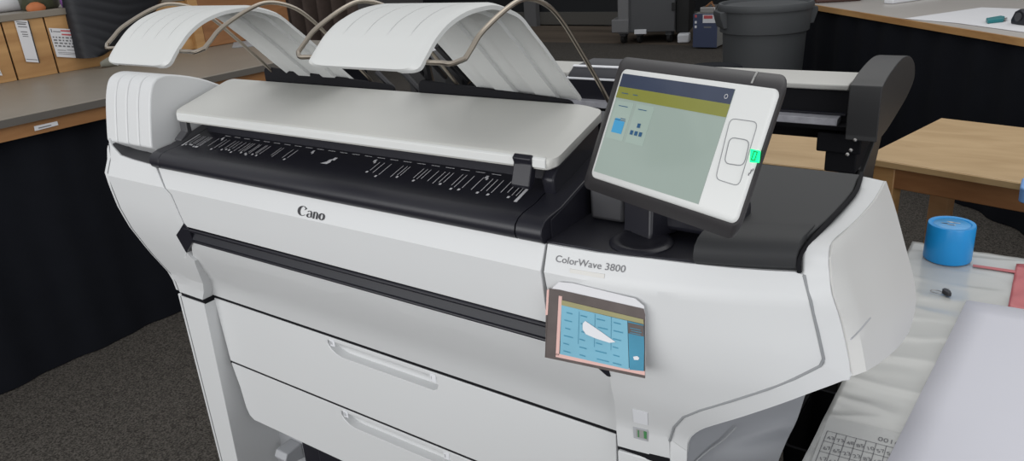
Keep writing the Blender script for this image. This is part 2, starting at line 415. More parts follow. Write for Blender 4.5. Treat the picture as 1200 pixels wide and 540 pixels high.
bm = B(); box(bm, -1.8318, -1.8285, .9674, 1.0, .0, .654); prism_x(bm, [(interp(YF, z)-.0006, z) for z in (.67, .714, .80, .88, .94, .99, 1.03, 1.065, 1.098)]+[(1.0, 1.09), (1.0, .67)], -1.8318, -1.8285); obj('side_seam', bm, M['midline'], printer)
# below the drawers: inner leg wall, dark base, bracket
ex = at_y((306, 520), 1.115).x
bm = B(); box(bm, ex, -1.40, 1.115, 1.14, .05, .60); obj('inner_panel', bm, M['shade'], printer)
bm = B(); box(bm, ex-.005, ex+.002, 1.105, 1.118, .05, .40); obj('panel_edge', bm, M['white'], printer)
bm = B(); box(bm, -1.56, -.55, 1.06, 1.40, .02, .22); box(bm, -1.48, -.55, 1.05, 1.06, .10, .24); obj('lower_beam', bm, M['black'], printer, .004)
pb = at_y((338, 527), 1.09)
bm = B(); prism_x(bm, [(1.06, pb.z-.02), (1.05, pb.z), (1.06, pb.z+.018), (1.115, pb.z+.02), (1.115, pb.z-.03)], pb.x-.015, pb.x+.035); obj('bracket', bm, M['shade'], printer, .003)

# --- right section: face, band, wing side
GZ = 1.09
seamR = [at_f(p, fr) for p in ((641.5, 289), (642.5, 345), (649, 372))]
topR = [at_f(p, fr) for p in ((700, 296), (760, 303), (820, 310), (859, 314), (900, 317), (932, 318.5))]
groove = [at_f(p, fr) for p in ((941, 322), (949, 353), (958, 392), (964, 420), (960, 428), (930, 443), (900, 455), (860, 468), (820, 480), (800, 488), (789, 500), (784, 516))]
gl = [xz(p) for p in groove]; gx = gl[-1][0]
lowL = [at_f(p, fr) for p in ((722, 500), (720, 470), (714, 440), (700, 425), (690, 408))]
out = [xz(p) for p in seamR[:2]][::-1]+[(-.584, 1.062)]+[xz(p) for p in topR]+gl+[(gx, .661), (lowL[0].x, .661)]+[xz(p) for p in lowL]+[(-.578, .945)]
obj('right_front_panel', patch(out, fr, .05, zstep=.025, xstep=.03, zcut=1.024), M['white'], printer, .0015)
bm = tube(B(), [p+V((.001, .0005, -.0005)) for p in groove], .0022, 8); obj('panel_groove', bm, M['greyline'], printer)
bm = patch([(lowL[0].x, .002), (gx, .002), (gx, .651), (lowL[0].x, .651)], fr, .40); obj('right_leg', bm, M['white'], printer, .002)
def top3(px): return [at_z(p, GZ) for p in px]
I_ = top3([(1010, 206), (1004, 226), (990, 244), (974, 261), (948, 283)])+[at_f(p, fr, .004) for p in ((941, 297),)]+[at_f(p, fr) for p in ((942.5, 321), (950, 353), (959, 392), (966, 421), (962, 429.5), (931, 445), (901, 456.5), (860, 469.5), (821, 482), (801, 490), (791, 501), (786, 516))]
O_ = top3([(1037, 212), (1026, 232), (1011, 250), (995, 266), (976, 283)])+[at_f(p, fr) for p in ((972, 300), (973, 320), (976, 345), (987, 380), (998, 440), (985, 447), (950, 460), (915, 473), (870, 488), (840, 497), (820, 504), (808, 515), (806, 530))]
ib = V((gx+.003, .968+g(gx), .40)); I_ += [V((gx+.003, I_[-1].y, .655)), V((gx+.003, I_[-1].y, .002))]
O_ += [V((O_[-1].x, O_[-1].y, .655)), V((O_[-1].x, O_[-1].y, .002))]
rows = []
for a, b in zip(I_, O_): rows.append([a.lerp(b, t) for t in (0, .5, 1)])
sm = [smooth([r[k] for r in rows], 3) for k in range(3)]
bm = loft(B(), sm); bmesh.ops.recalc_face_normals(bm, faces=bm.faces)
bmv = bm; thicken(bmv, (-.009, .010, -.006))
obj('right_side_band', bmv, M['white'], printer, .002, ang=40)
# bulging side panel: Coons patch
BY = 1.30
ctop = [O_[4], O_[3], O_[2], O_[1], O_[0]]
cfront = O_[4:10]
cback = [at_y(p, BY) for p in ((1037, 212), (1048, 245), (1060, 290), (1068, 320), (1072, 345), (1070, 368), (1064, 388))]
cback[0] = O_[0].copy()
cbot = [O_[9]]+[at_y(p, y) for p, y in (((1012, 435), .985), ((1030, 424), 1.06), ((1045, 412), 1.13), ((1056, 400), 1.22))]+[cback[-1]]
N1 = 14
T_, Fr_, Bk_, Bo_ = [resample(smooth(c_, 6), N1) for c_ in (ctop, cfront, cback, cbot)]
rows = []
for j in range(N1):
    v = j/(N1-1); r = []
    for i in range(N1):
        u = i/(N1-1)
        p = T_[i]*(1-v)+Bo_[i]*v+Fr_[j]*(1-u)+Bk_[j]*u-(T_[0]*(1-u)*(1-v)+T_[-1]*u*(1-v)+Bo_[0]*(1-u)*v+Bo_[-1]*u*v)
        r.append(p)
    rows.append(r)
rows = [[p+V((.002, 0, 0)) for p in r] for r in rows]
rows = [[p+V((-.012, .004, -.003)) for p in rows[0]]]+rows
rows = [[r[0]+V((-.012, .006, -.002))]+r for r in rows]
bm = loft(B(), rows); thicken(bm, (-.006, .0, -.0)); obj('right_side_panel', bm, M['wing'], printer, ang=45)
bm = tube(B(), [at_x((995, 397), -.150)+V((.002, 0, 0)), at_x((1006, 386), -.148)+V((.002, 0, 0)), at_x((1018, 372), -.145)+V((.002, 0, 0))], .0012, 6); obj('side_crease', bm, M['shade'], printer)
# little vent crease on the side panel, underside of the wing, back closure and leg side
under_f = [p.copy() for p in O_[9:18]]
under_b = [V((cback[-1].x-.0, BY, cback[-1].z)), V((-.17, BY, .815)), V((-.20, BY, .82)), V((-.24, BY, .825)), V((-.28, BY, .825)), V((-.32, BY, .82)), V((-.36, BY, .81)), V((-.39, BY, .80)), V((-.40, BY, .79))]
bm = loft(B(), [smooth(under_f, 3), smooth([p.lerp(q, .5) for p, q in zip(under_f, under_b)], 3), smooth(under_b, 3)]); thicken(bm, (0, 0, .006)); obj('wing_underside', bm, M['white'], printer, ang=60)
legO = O_[-1].x
bm = B(); face(bm, [V((legO-.004, y, z)) for y, z in ((.985, .003), (1.30, .003), (1.45, .14), (1.565, .262), (1.66, .284), (1.705, .30), (1.72, .36), (1.72, .56), (1.3, .74), (.985, .76))]); thicken(bm, (-.03, 0, 0))
obj('right_leg_side', bm, M['white'], printer)
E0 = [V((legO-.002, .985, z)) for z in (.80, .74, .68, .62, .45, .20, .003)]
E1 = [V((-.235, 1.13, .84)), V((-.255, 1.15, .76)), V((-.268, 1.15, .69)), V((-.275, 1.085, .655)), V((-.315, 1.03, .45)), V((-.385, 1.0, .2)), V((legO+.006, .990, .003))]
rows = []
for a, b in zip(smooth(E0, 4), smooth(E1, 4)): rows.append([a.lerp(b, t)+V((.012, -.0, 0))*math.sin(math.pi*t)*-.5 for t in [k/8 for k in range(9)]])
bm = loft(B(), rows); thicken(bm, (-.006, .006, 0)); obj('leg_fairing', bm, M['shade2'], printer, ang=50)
def on_fair(p):
    n_ = V((1.15-.985, -(-.268-legO), 0)); r = ray(p); t = (V((legO, .985, 0))-CAM).dot(n_)/r.dot(n_); return CAM+r*t-r*.004
bm = tube(B(), smooth([on_fair(p) for p in ((814, 542), (830, 528), (848, 515), (863, 500))], 4), .0014, 6); obj('fairing_seam', bm, M['greyline'], printer)
bm = B(); prism_z(bm, [(-.60, 1.02), (-.30, 1.06), (-.24, 1.09), (-.22, 1.13), (-.21, 1.28), (-.60, 1.28)], .90, 1.05); obj('right_core', bm, M['gap'], printer)

# --- black top over the right section
def nose(x0, x1, gx_fun, nseg, top_slope, back_y, z_bot=1.060):
    P = [(.884, z_bot), (.876, z_bot+.006), (.873, z_bot+.016), (.876, z_bot+.027), (.886, z_bot+.035), (.900, z_bot+.039), (.933, z_bot+.0425)]
    rows = []
    for k in range(nseg+1):
        x = lerp(x0, x1, k/nseg); d = gx_fun(x); r = [V((x, y+d, z)) for y, z in P]
        r += [V((x, back_y, P[-1][1]+top_slope*(back_y-P[-1][0]-d))), V((x, back_y, z_bot-.03)), V((x, .884+d+.03, z_bot-.004))]
        rows.append(r)
    bm = loft(B(), rows, True, True); return bm
def inner_x(y):   # right edge of the black top follows the white band
    pts = sorted([(p.y, p.x) for p in I_[:5]]); return interp(pts, y)
# recess floor
bm = B(); prism_z(bm, [(-.588, .886), (-.50, .890), (-.43, .899), (-.36, .914), (-.36, 1.06), (-.588, 1.06)], 1.045, 1.0655); obj('recess_floor', bm, M['black'], printer, .001)
ws = []
for k in range(7):
    x = lerp(-.362, -.237, k/6); d = g(x)
    ws.append(x)
P = [(.884, 1.062), (.876, 1.068), (.873, 1.080), (.877, 1.091), (.889, 1.099), (.905, 1.102), (.96, 1.098)]
rows = []
for x in ws: rows.append([V((x, y+g(x), z)) for y, z in P]+[V((x, 1.0+g(x)*.5, 1.095)), V((x, 1.0+g(x)*.5, 1.04)), V((x, .90+g(x), 1.04))])
bm = loft(B(), rows, True, True); obj('right_top_nose', bm, M['black_soft'], printer, .001, ang=40)
rows = []
for k in range(15):
    y = lerp(.975, 1.285, k/14); xr = inner_x(max(y, 1.0))-.004
    xl = -.362 if y < 1.055 else -.585
    rows.append((y, xl, xr))
olr = [(-.362, .985), (-.362, 1.055), (-.585, 1.055), (-.585, 1.26), (-.42, 1.285), (-.232, 1.285)]+[(inner_x(y)-.004, y) for y in (1.26, 1.2, 1.15, 1.1, 1.06, 1.02, .99)]
bm = prism_z(B(), olr, 1.05, 1.0965); obj('right_top_cover', bm, M['black_soft'], printer, .002)
gp = [V((p.x-.001, p.y, p.z+.004)) for p in I_[:4]]+[at_f((939, 296), fr, 0), at_f((937, 318), fr, -.001)]
bm = tube(B(), smooth(gp, 4), .0035, 8); obj('edge_gasket', bm, M['gap'], printer)

# --- scanner bed
sl = .28
bm = nose(-1.604, -.638, lambda x: 0, 2, sl, 1.10); bed = obj('scanner_bed', bm, M['black'], printer, ang=40)
bm = nose(-1.642, -1.6055, lambda x: 0, 1, sl, 1.10); obj('bed_end_cap', bm, M['black'], printer, .0015, ang=40)
bm = nose(-.6365, -.589, lambda x: 0, 1, sl, 1.10); obj('bed_end_cap', bm, M['black'], printer, .0015, ang=40)
def bedz(y): return 1.1025+sl*(y-.933)
bm = B()
def tick(x, y0, y1, w=.0016, tiltx=0):
    face(bm, [V((x-w, y0, bedz(y0)+.0008)), V((x+w, y0, bedz(y0)+.0008)), V((x+w+tiltx, y1, bedz(y1)+.0008)), V((x-w+tiltx, y1, bedz(y1)+.0008))])
for a in (-1.585, -1.573, -1.566, -1.553, -1.545, -1.54, -1.515, -1.488, -1.476, -1.455, -1.443, -1.432, -1.418, -1.404, -1.395, -1.388, -1.372, -1.366, -1.35, -1.345, -1.335, -1.30, -1.292, -1.262, -1.248):
    y0 = .942+random.random()*.008; tick(a, y0, .978, .0007)
    if random.random() < .55: tick(a-.003, y0-.008, y0-.003, .0024)
for a in (-1.015, -1.003, -.985, -.955, -.945, -.938, -.905, -.896, -.888, -.87, -.855, -.845, -.836, -.815, -.806, -.79, -.77, -.75, -.74, -.728, -.712, -.70, -.688, -.68):
    y0 = .940+random.random()*.010; tick(a, y0, .978, .0007)
    if random.random() < .55: tick(a-.003, y0-.008, y0-.003, .0024)
for a in (-1.505, -1.205, -1.03, -.765): tick(a, .976, .984, .003); tick(a+.004, .972, .978, .002)
face(bm, [V((x, y, bedz(y)+.0008)) for x, y in ((-1.150, .948), (-1.132, .948), (-1.128, .955), (-1.133, .966), (-1.139, .962), (-1.139, .955))])
tick(-1.128, .962, .972, .004)
obj('ruler_marks', bm, M['mark'], bed, ang=180)
for tx_, ty_ in ((-1.597, .933), (-.672, .928)): bm = B(); tick(tx_, ty_, ty_+.05, .003); obj('margin_line', bm, M['mark'], bed)
bm = B()
x = -1.50
while x < -.72: tick(x, .990, .9915, .010); x += .034
obj('dashed_line', bm, M['mark'], bed, ang=180)
# dark throat under the lid and side support
bm = B(); prism_x(bm, [(1.0, 1.10), (.995, 1.165), (1.12, 1.20), (1.13, 1.08)], -1.585, -.640); obj('scanner_throat', bm, M['black'], printer)
bm = B(); prism_x(bm, [(.965, 1.105), (.958, 1.135), (.975, 1.155), (1.11, 1.195), (1.12, 1.06), (1.0, 1.06)], -.640, -.617); obj('lid_support', bm, M['black'], printer, .004)
# seam wall between scanner and recess
bm = B(); prism_x(bm, [(.90, 1.05), (.90, 1.094), (.933, 1.101), (1.10, 1.148), (1.10, 1.05)], -.5885, -.5855); obj('bed_side_wall', bm, M['black'], printer)

# --- scanner lid: tilted slab, chamfered right and left
def lidz(y): return 1.176+.275*(y-.950)
def lid_ring(ins, dz, right_ins):
    x0, x1, y0, y1 = -1.628+ins*.4, -.606-right_ins, .948+ins*.3, 1.112-ins*.2
    r = .018; o_ = rrect(x0, x1, y0, y1, r)
    return [V((x, y, lidz(y)+dz)) for x, y in o_]
rows = [lid_ring(.006, -.022, .004), lid_ring(0, -.018, 0), lid_ring(0, -.004, 0), lid_ring(.004, 0, .022), lid_ring(.012, .0015, .030)]
bm = loft(B(), rows, True, True); lid = obj('scanner_lid', bm, M['lid'], printer, ang=50)
bm = B(); pts = [(-1.610, .9475), (-.640, .9475)]
prism_x(bm, [(.9455, lidz(.948)-.018), (.9455, lidz(.948)-.004), (.949, lidz(.949)-.001), (.952, lidz(.952)-.018)], -1.612, -.622); obj('lid_front_edge', bm, M['frame'], lid, .001)
def latch(x0, x1, m):
    bm = B(); prism_x(bm, [(.945, 1.160), (.941, 1.171), (.948, 1.176), (.96, 1.165), (.945, 1.118), (.928, 1.112), (.922, 1.118)], x0, x1); obj('lid_latch', bm, m, printer, .002)
bm = B(); prism_x(bm, [(.950, 1.132), (.952, 1.160), (.962, 1.160), (.962, 1.128), (.945, 1.119), (.930, 1.114), (.931, 1.118)], -1.617, -1.590); obj('lid_latch', bm, M['darkgrey'], printer, .002)
bm = B(); prism_x(bm, [(.944, 1.162), (.940, 1.171), (.948, 1.177), (.96, 1.165), (.950, 1.132), (.938, 1.122), (.932, 1.128)], -.681, -.646); obj('lid_latch', bm, M['black'], printer, .002)

# --- ink covers (left tower)
tw = [(.893, 1.102), (.897, 1.125), (.912, 1.191), (.925, 1.228), (.938, 1.246), (.958, 1.254), (.985, 1.252), (1.05, 1.232), (1.12, 1.195), (1.16, 1.16), (1.17, 1.06), (.95, 1.06), (.90, 1.09)]
tws = [V((y, z, 0)) for y, z in tw]
prof = [(p.x, p.y) for p in smooth(tws[:10], 3)]+[(1.17, 1.06), (.95, 1.06)]
for x0, x1 in ((-1.846, -1.8005), (-1.798, -1.7525), (-1.750, -1.7045), (-1.702, -1.655)):
    bm = B(); prism_x(bm, prof, x0, x1); obj('ink_cover', bm, M['white'], printer, .004, 3)
rows = []
for p in [V((-1.828, 0, zt[0].z-.004))]+zt[1:]+[V((-1.646, 0, zt[-1].z))]:
    x = max(p.x, -1.828); y = fy(0, p.z)+.0035; rows.append([V((x, y+.05, 1.0)), V((x, y, p.z-.012)), V((x, y, p.z+.0015)), V((x, y+.05, p.z+.003)), V((x, y+.14, p.z+.003))])
bm = loft(B(), rows); obj('column_top', bm, M['darkgrey'], printer)

# --- rear bars behind the lid
def rbar(px0, px1, zt0):
    a = at_y(px0, 1.118); b = at_y(px1, 1.118)
    bm = B()
    o_ = rrect(a.x, b.x, 1.165, 1.226, .014)
    vs = [V((x, 1.118, z+(lerp(a.z, b.z, (x-a.x)/(b.x-a.x))-1.226 if z > 1.2 else 0))) for x, z in o_]
    face(bm, vs); thicken(bm, (0, .007, 0)); obj('rear_bar', bm, M['gap'], printer, .002)
rbar((308, 78), (461, 100), 1.23); rbar((489, 93), (672, 118), 1.23)
bm = B(); prism_x(bm, [(1.12, 1.05), (1.12, 1.19), (1.20, 1.19), (1.25, 1.05)], -1.62, -.62); obj('scanner_back', bm, M['black'], printer)

# --- delivery trays
TP = [(.7285, 1.3455), (.736, 1.354), (.752, 1.368), (.772, 1.384), (.801, 1.399), (.839, 1.409), (.878, 1.412), (.911, 1.410), (.952, 1.398), (.978, 1.385), (1.004, 1.362), (1.042, 1.328), (1.091, 1.280), (1.138, 1.236), (1.146, 1.226)]
TS = smooth([V((y, z, 0)) for y, z in TP], 8)
def tray(xl, xr, TP, name='delivery_tray'):
    TS = smooth([V((y, z, 0)) for y, z in TP], 8)
    n = len(TS); US = [0, .015, .03, .05, .1]+[q+d for q in (.2, .4, .6, .8) for d in (-.05, -.014, -.006, 0, .006, .014, .05)]+[.9, .95, .97, .985, 1]; US.sort(); bm = B(); rows_t = []; rows_b = []
    for i, p in enumerate(TS):
        t = (TS[min(i+1, n-1)]-TS[max(i-1, 0)]).normalized(); nr = V((-t.y, t.x, 0))
        s = i/(n-1); fade = min(1, max(0, (s-.20)/.07)); rt, rb = [], []
        lip = .032*(1-math.sqrt(1-max(0, 1-s/.07)**2))                      # rounded corners of the front lip
        for u in US:
            x = lerp(xl+lip, xr-lip, u)
            j = min(4, int(u*5+1e-6)); dmin = min(abs(u-q) for q in (.2, .4, .6, .8))
            edge = -.004*max(0, 1-min(u, 1-u)/.05)
            h = edge-(.0040*fade if dmin < .004 else 0)
            rt.append(V((x, p.x+nr.x*h, p.y+nr.y*h))); hb = edge-.006-(.0065*fade if j % 2 == 1 else 0)
            rb.append(V((x, p.x+nr.x*hb, p.y+nr.y*hb)))
        rows_t.append(rt); rows_b.append(rb)
    ring = [a+b[::-1] for a, b in zip(rows_t, rows_b)]
    loft(bm, ring, True, True); return obj(name, bm, M['tray'], printer, ang=25)
tray(-1.420, -1.222, [(.7185, 1.332), (.727, 1.343), (.738, 1.355)]+TP[2:]); tray(-.882, -.668, TP)
# wire arms: arches parallel to the trays
def arm(x, hook, m=None, drop=0.0):
    # rises from the rear bar, over the tray and down to a hook that turns in under the lip
    W = [(1.20, 1.15), (1.165, 1.19), (1.11, 1.255), (1.045, 1.325), (.995, 1.375), (.955, 1.402), (.905, 1.415), (.86, 1.408), (.80, 1.385), (.775, 1.368), (.760, 1.357)]
    pts = [V((x, y, z)) for y, z in W]; s = smooth(pts, 5)
    h = V((hook, .752, 1.352)); mid = V((lerp(x, hook, .22), .750, 1.352))
    s += smooth([s[-1], mid, V((lerp(x, hook, .5), .752, 1.352)), h], 4)[1:]
    bm = tube(B(), s, .0036, 10); return obj('wire_arm', bm, m or M['wire'], printer)
arm(-1.474, -1.40); arm(-1.165, -1.228); arm(-.930, -.865); arm(-.612, -.676)
# brackets between the trays
def strut(p, q, y0, y1, r, nm='tray_bracket', m='darkwire'):
    bm = tube(B(), [at_y(p, y0), at_y(q, y1)], r, 8); obj(nm, bm, M[m], printer)
strut((441, 84), (461, 104), 1.13, 1.14, .006); strut((472, 84), (492, 106), 1.13, 1.14, .006)
strut((497, 66), (504, 96), 1.08, 1.15, .009); strut((496, 62), (522, 90), 1.04, 1.15, .005)
strut((511, 52), (550, 92), 1.05, 1.16, .007); strut((530, 74), (552, 95), 1.16, 1.17, .010)
strut((488, 78), (501, 92), 1.08, 1.15, .004)

# --- operating panel (tablet on a post)
Ux = V((.918, -.395, .019)).normalized(); Vx = V((-.147, -.385, -.911)); Vx = (Vx-Ux*Vx.dot(Ux)).normalized(); Nx = Ux.cross(Vx)
P0 = V((-.496, .970, 1.305))
def tp(u, v, n=0): return P0+Ux*u+Vx*v+Nx*n
u0, u1, v0, v1 = -.0065, .2655, -.0070, .1515
def tring(m_, n, r=.012, bow=.004):
    o_ = rrect(u0-m_, u1+m_, v0-m_, v1+m_, r)
    return [tp(u+(bow*math.sin(math.pi*min(1, max(0, (v-v0)/(v1-v0)))) if u > .2 else 0), v, n) for u, v in o_]
def tring4(l, r, t, b, n, rad=.014): return [tp(u, v, n) for u, v in rrect(u0-l, u1+r, v0-t, v1+b, rad)]
bm = loft(B(), [tring4(.003, .005, .003, .003, .003, .010), tring4(.018, .004, .012, .011, .009), tring4(.034, -.006, .021, .020, .019), tring4(.037, -.012, .022, .020, .026), tring4(.024, -.045, .010, .004, .042), tring4(-.01, -.09, -.02, -.03, .050)], True, True)
shell = obj('operating_panel', bm, M['shell'], printer, ang=40)
bm = loft(B(), [tring(-.002, -.0015, .008), tring(0, 0, .009), tring(.001, .004, .009)], True, True); obj('panel_frame', bm, M['frame'], shell, ang=40)
def tq(name, u_0, u_1, v_0, v_1, n, m, r=0, parent=None):
    bm = B(); o_ = rrect(u_0, u_1, v_0, v_1, r, 3) if r else [(u_0, v_0), (u_1, v_0), (u_1, v_1), (u_0, v_1)]
    face(bm, [tp(u, v, n) for u, v in o_]); thicken(bm, Nx*.0004); return obj(name, bm, M[m], parent or shell)
W_, H_ = .2062, .1430
tq('touch_screen', -.0005, W_, 0, H_, -.0022, 'screen')
tq('screen_title_bar', -.0005, W_, 0, .0185, -.0027, 'navy'); tq('screen_menu_bar', -.0005, W_, .0185, .0345, -.0027, 'olive')
tq('screen_tile', .004, .040, .038, .092, -.0027, 'tile'); tq('screen_tile', .046, .082, .038, .092, -.0027, 'tile')
# folder and network icons, caption strips
bm = B()
for a in ((.012, .034, .0655, .083), (.013, .024, .0625, .0655)):
    face(bm, [tp(u, v, -.0032) for u, v in ((a[0], a[2]), (a[1], a[2]), (a[1], a[3]), (a[0], a[3]))])
obj('folder_icon', bm, M['blueicon'], shell)
bm = B()
for a in ((.012, .035, .0640, .0650), (.024, .034, .0615, .0625)): face(bm, [tp(u, v, -.0035) for u, v in ((a[0], a[2]), (a[1], a[2]), (a[1], a[3]), (a[0], a[3]))])
for cu, cv in ((.064, .0665), (.054, .0775), (.063, .0775), (.072, .0775)):
    face(bm, [tp(u, v, -.0035) for u, v in ((cu-.003, cv-.003), (cu+.003, cv-.003), (cu+.003, cv+.003), (cu-.003, cv+.003))])
for a in ((.012, .031, .0445, .0455), (.053, .070, .0445, .0455), (.010, .024, .0265, .0275), (.034, .044, .0265, .0275)):
    face(bm, [tp(u, v, -.0034) for u, v in ((a[0], a[2]), (a[1], a[2]), (a[1], a[3]), (a[0], a[3]))])
obj('screen_icons', bm, M['darkicon'], shell)
bm = B(); 
for k in range(10):
    a, b = 2*math.pi*k/10, 2*math.pi*(k+1)/10
    face(bm, [tp(.197+.0030*math.cos(a), .010+.0030*math.sin(a), -.0033), tp(.197+.0030*math.cos(b), .010+.0030*math.sin(b), -.0033), tp(.197+.0022*math.cos(b), .010+.0022*math.sin(b), -.0033), tp(.197+.0022*math.cos(a), .010+.0022*math.sin(a), -.0033)])
obj('screen_symbol', bm, M['mark'], shell)
# buttons: outlines
def uv_of(p):
    r = ray(p); t = (P0-CAM).dot(Nx)/r.dot(Nx); q = CAM+r*t-P0; return q.dot(Ux), q.dot(Vx)
def outline(name, pts, r, m, n=-.0018, closed=True):
    P_ = [V((*uv_of(p), 0)) for p in pts]; L = []
    m_ = len(P_)
    for i in range(m_):
        a, b, c = P_[i-1], P_[i], P_[(i+1) % m_]
        d1 = (a-b).normalized()*.008; d2 = (c-b).normalized()*.008
        for t in (0, .25, .5, .75, 1): L.append((b+d1)*(1-t)**2+b*2*t*(1-t)+(b+d2)*t*t)
    L = [tp(p.x, p.y, n) for p in L]; L.append(L[0]); bm = tube(B(), L, r, 6); return obj(name, bm, M[m], shell)
outline('button_outline', [(857, 139), (889.5, 143.5), (867, 218.5), (839.5, 210)], .0005, 'greyline')
outline('home_button', [(856.5, 161), (880, 165), (872.5, 195), (849.5, 191.5)], .0006, 'greyline')
c1 = [uv_of(p) for p in ((880.5, 174.5), (892, 177), (890.5, 191), (879.5, 190.5))]
bm = B(); face(bm, [tp(u, v, -.0022) for u, v in c1]); thicken(bm, Nx*.002); obj('status_light', bm, M['green'], shell, .0008)
cu, cv = [sum(c[k] for c in c1)/4 for k in (0, 1)]
bm = B(); box_uv = [(cu-.0025, cv-.005), (cu+.0025, cv-.005), (cu+.0025, cv+.005), (cu-.0025, cv+.005)]
for i in range(4):
    a, b = box_uv[i], box_uv[(i+1) % 4]
    tube(bm, [tp(a[0], a[1], -.0028), tp(b[0], b[1], -.0028)], .0006, 5)
obj('light_symbol', bm, mat('dark_green_print', (.0, .2, .06), .5, noise=.05), shell)
bm = B()
for (a, b) in (((882, 199), (880, 204)), ((884, 198), (883, 201)), ((878, 206), (879, 203))):
    tube(bm, [tp(*uv_of(a), -.0018), tp(*uv_of(b), -.0018)], .0006, 5)
obj('panel_marks', bm, M['greyink'], shell)
bm = B(); 
for n_ in (0,):
    a, b = .222, .2245
    face(bm, [tp(a, v0-.0035, .003), tp(b, v0-.0035, .003), tp(b-.004, v0-.0125, .009), tp(b-.011, v0-.0215, .019), tp(a-.011, v0-.0215, .019), tp(a-.004, v0-.0125, .009)]); thicken(bm, -Nx*.0008)
obj('shell_stripe', bm, M['boxgrey'], shell)
# post, foot disc and block behind
q0, q1, q2 = at_z((729, 271), 1.066), at_z((761, 284), 1.066), at_z((785, 276), 1.066)
w = q2-q1; foot = [q0, q1, q1+w*2.0, q0+w*2.0]
bm = loft(B(), [[p.copy() for p in foot], [p+V((0, .004, .012)) for p in foot], [p+V((-.002, .012, .09)) for p in foot], [p+V((-.004, .055, .17)) for p in foot]], True, True); obj('panel_post', bm, M['black'], printer, .004)
dc = at_z((746, 288), 1.066)
bm = lathe(B(), [(.047, 0), (.047, .002), (.043, .005), (.034, .006), (.032, .005), (.001, .005)], (dc.x, dc.y+.016, 1.0655), 40); obj('panel_foot', bm, M['black'], printer, ang=50)
e0, e1 = at_z((692, 256), 1.066), at_z((729, 263), 1.066)
bm = B(); prism_x(bm, [(e0.y, 1.066), (e0.y-.002, 1.13), (1.056, 1.13), (1.056, 1.066)], e0.x, e1.x+.002); obj('panel_block', bm, M['darkgrey'], printer, .006)
e2, e3 = at_z((775, 273), 1.066), at_z((857, 290), 1.066)
bm = B(); prism_x(bm, [(e3.y+.004, 1.074), (e3.y+.002, 1.112), (1.05, 1.116), (1.05, 1.068)], e2.x-.02, e3.x+.004); obj('panel_block', bm, M['black'], printer, .008, 3)

pts = [at_f(p, fr) for p in ((674, 411), (709, 416), (716, 441), (712, 440), (694, 424))]; bm = B(); face(bm, [p+V((0, -.0025, 0)) for p in pts]); thicken(bm, (0, .02, 0)); obj('slot_end', bm, M['black'], printer, .001)
# --- model lettering, labels on the right front
def front_text(s, p0, p1, hpx, m, name):
    a, b = at_f(p0, fr), at_f(p1, fr); bm = text_pts(s, 1.0); wmax = max(v.co.x for v in bm.verts)
    t = at_f((p0[0], p0[1]-hpx), fr); sz_ = (t.z-a.z)/.70; sx_ = (b.x-a.x)/wmax
    for v in bm.verts:
        x = a.x+v.co.x*sx_; z = lerp(a.z, b.z, v.co.x/wmax)+v.co.y*sz_; v.co = (x, fr(x, z)-.0009, z)
    return obj(name, bm, M[m], printer, ang=180)
front_text('ColorWave 3800', (650.5, 306.0), (732.5, 319.0), 8.2, 'greyink', 'model_lettering')
def front_quad(pxs, m, name, off=-.0012, th=.001, f=fr):
    bm = B(); face(bm, [at_f(p, f, off) for p in pxs]); thicken(bm, (0, th, 0)); return obj(name, bm, M[m], printer)
front_quad([(741.5, 479), (759, 483.5), (759.5, 498), (743, 494)], 'label', 'front_sticker')
front_quad([(742, 499), (759.5, 503), (759.5, 517), (743, 512.5)], 'shade', 'indicator_window')
front_quad([(746, 501.5), (759, 504.5), (759, 514.5), (746.5, 511)], 'boxgrey', 'indicator_glass', -.002)
bm = B()
for q in ([(755, 504), (758.5, 505), (758.5, 513.5), (755.5, 512.5)], [(748, 503), (749.5, 503.3), (749.8, 511.5), (748.3, 511)]): face(bm, [at_f(p, fr, -.0024) for p in q])
obj('indicator_green', bm, mat('muted_green', (.06, .22, .08), .5, noise=.1), printer)

# ================================================================== TAPED CARD on the printer
def cardp(px, lift): return at_f(px, fr, lift)
cTL, cTR, cBR, cBL = cardp((647, 335), -.009), cardp((759, 351), -.008), cardp((767, 431), -.032), cardp((652, 407), -.034)
def cp(s, t, off=0):
    a = cTL.lerp(cTR, s).lerp(cBL.lerp(cBR, s), t); nn = (cTR-cTL).cross(cBL-cTL).normalized()
    if nn.y > 0: nn = -nn
    return a+nn*(off-.004*math.sin(math.pi*s)*0)
card = thing('instruction_card', (cBL.x, cBL.y, cBL.z), 'curled photo card of a blue touch screen taped to printer front', 'card')
def cq(name, s0, s1, t0, t1, off, m, th=.0006):
    bm = B(); rows = [[cp(lerp(s0, s1, i/6), lerp(t0, t1, j/3), off) for i in range(7)] for j in range(4)]
    loft(bm, rows); thicken(bm, (0, th, 0)); return obj(name, bm, M[m], card)
bm = B(); face(bm, [cp(s, t, -.001) for s, t in ((.03, 0), (.10, -.10), (.25, -.11), (.90, -.02), (.985, .06), (1, .22), (1, 1), (0, 1))]); thicken(bm, (0, .0008, 0)); obj('paper_backing', bm, M['paper'], card)
bm = B(); pts = [(0, .0), (.12, .0), (.985, .09), (1, .16), (1, 1), (0, 1)]; face(bm, [cp(s, t, .0004) for s, t in pts]); thicken(bm, (0, .0005, 0)); obj('photo_print', bm, M['brownprint'], card)
cq('photo_bezel', .115, 1.0, .90, .955, .0012, 'pink'); cq('photo_bezel', .115, .15, .08, .93, .0012, 'pink')
bm = B(); face(bm, [cp(s, t, .0014) for s, t in ((.15, .13), (.985, .22), (.99, .28), (.15, .20))]); obj('photo_header', bm, M['oliveprint'], card)
bm = B(); face(bm, [cp(s, t, .0014) for s, t in ((.15, .20), (.83, .27), (.85, .92), (.16, .90))]); obj('photo_screen', bm, M['cyan'], card)
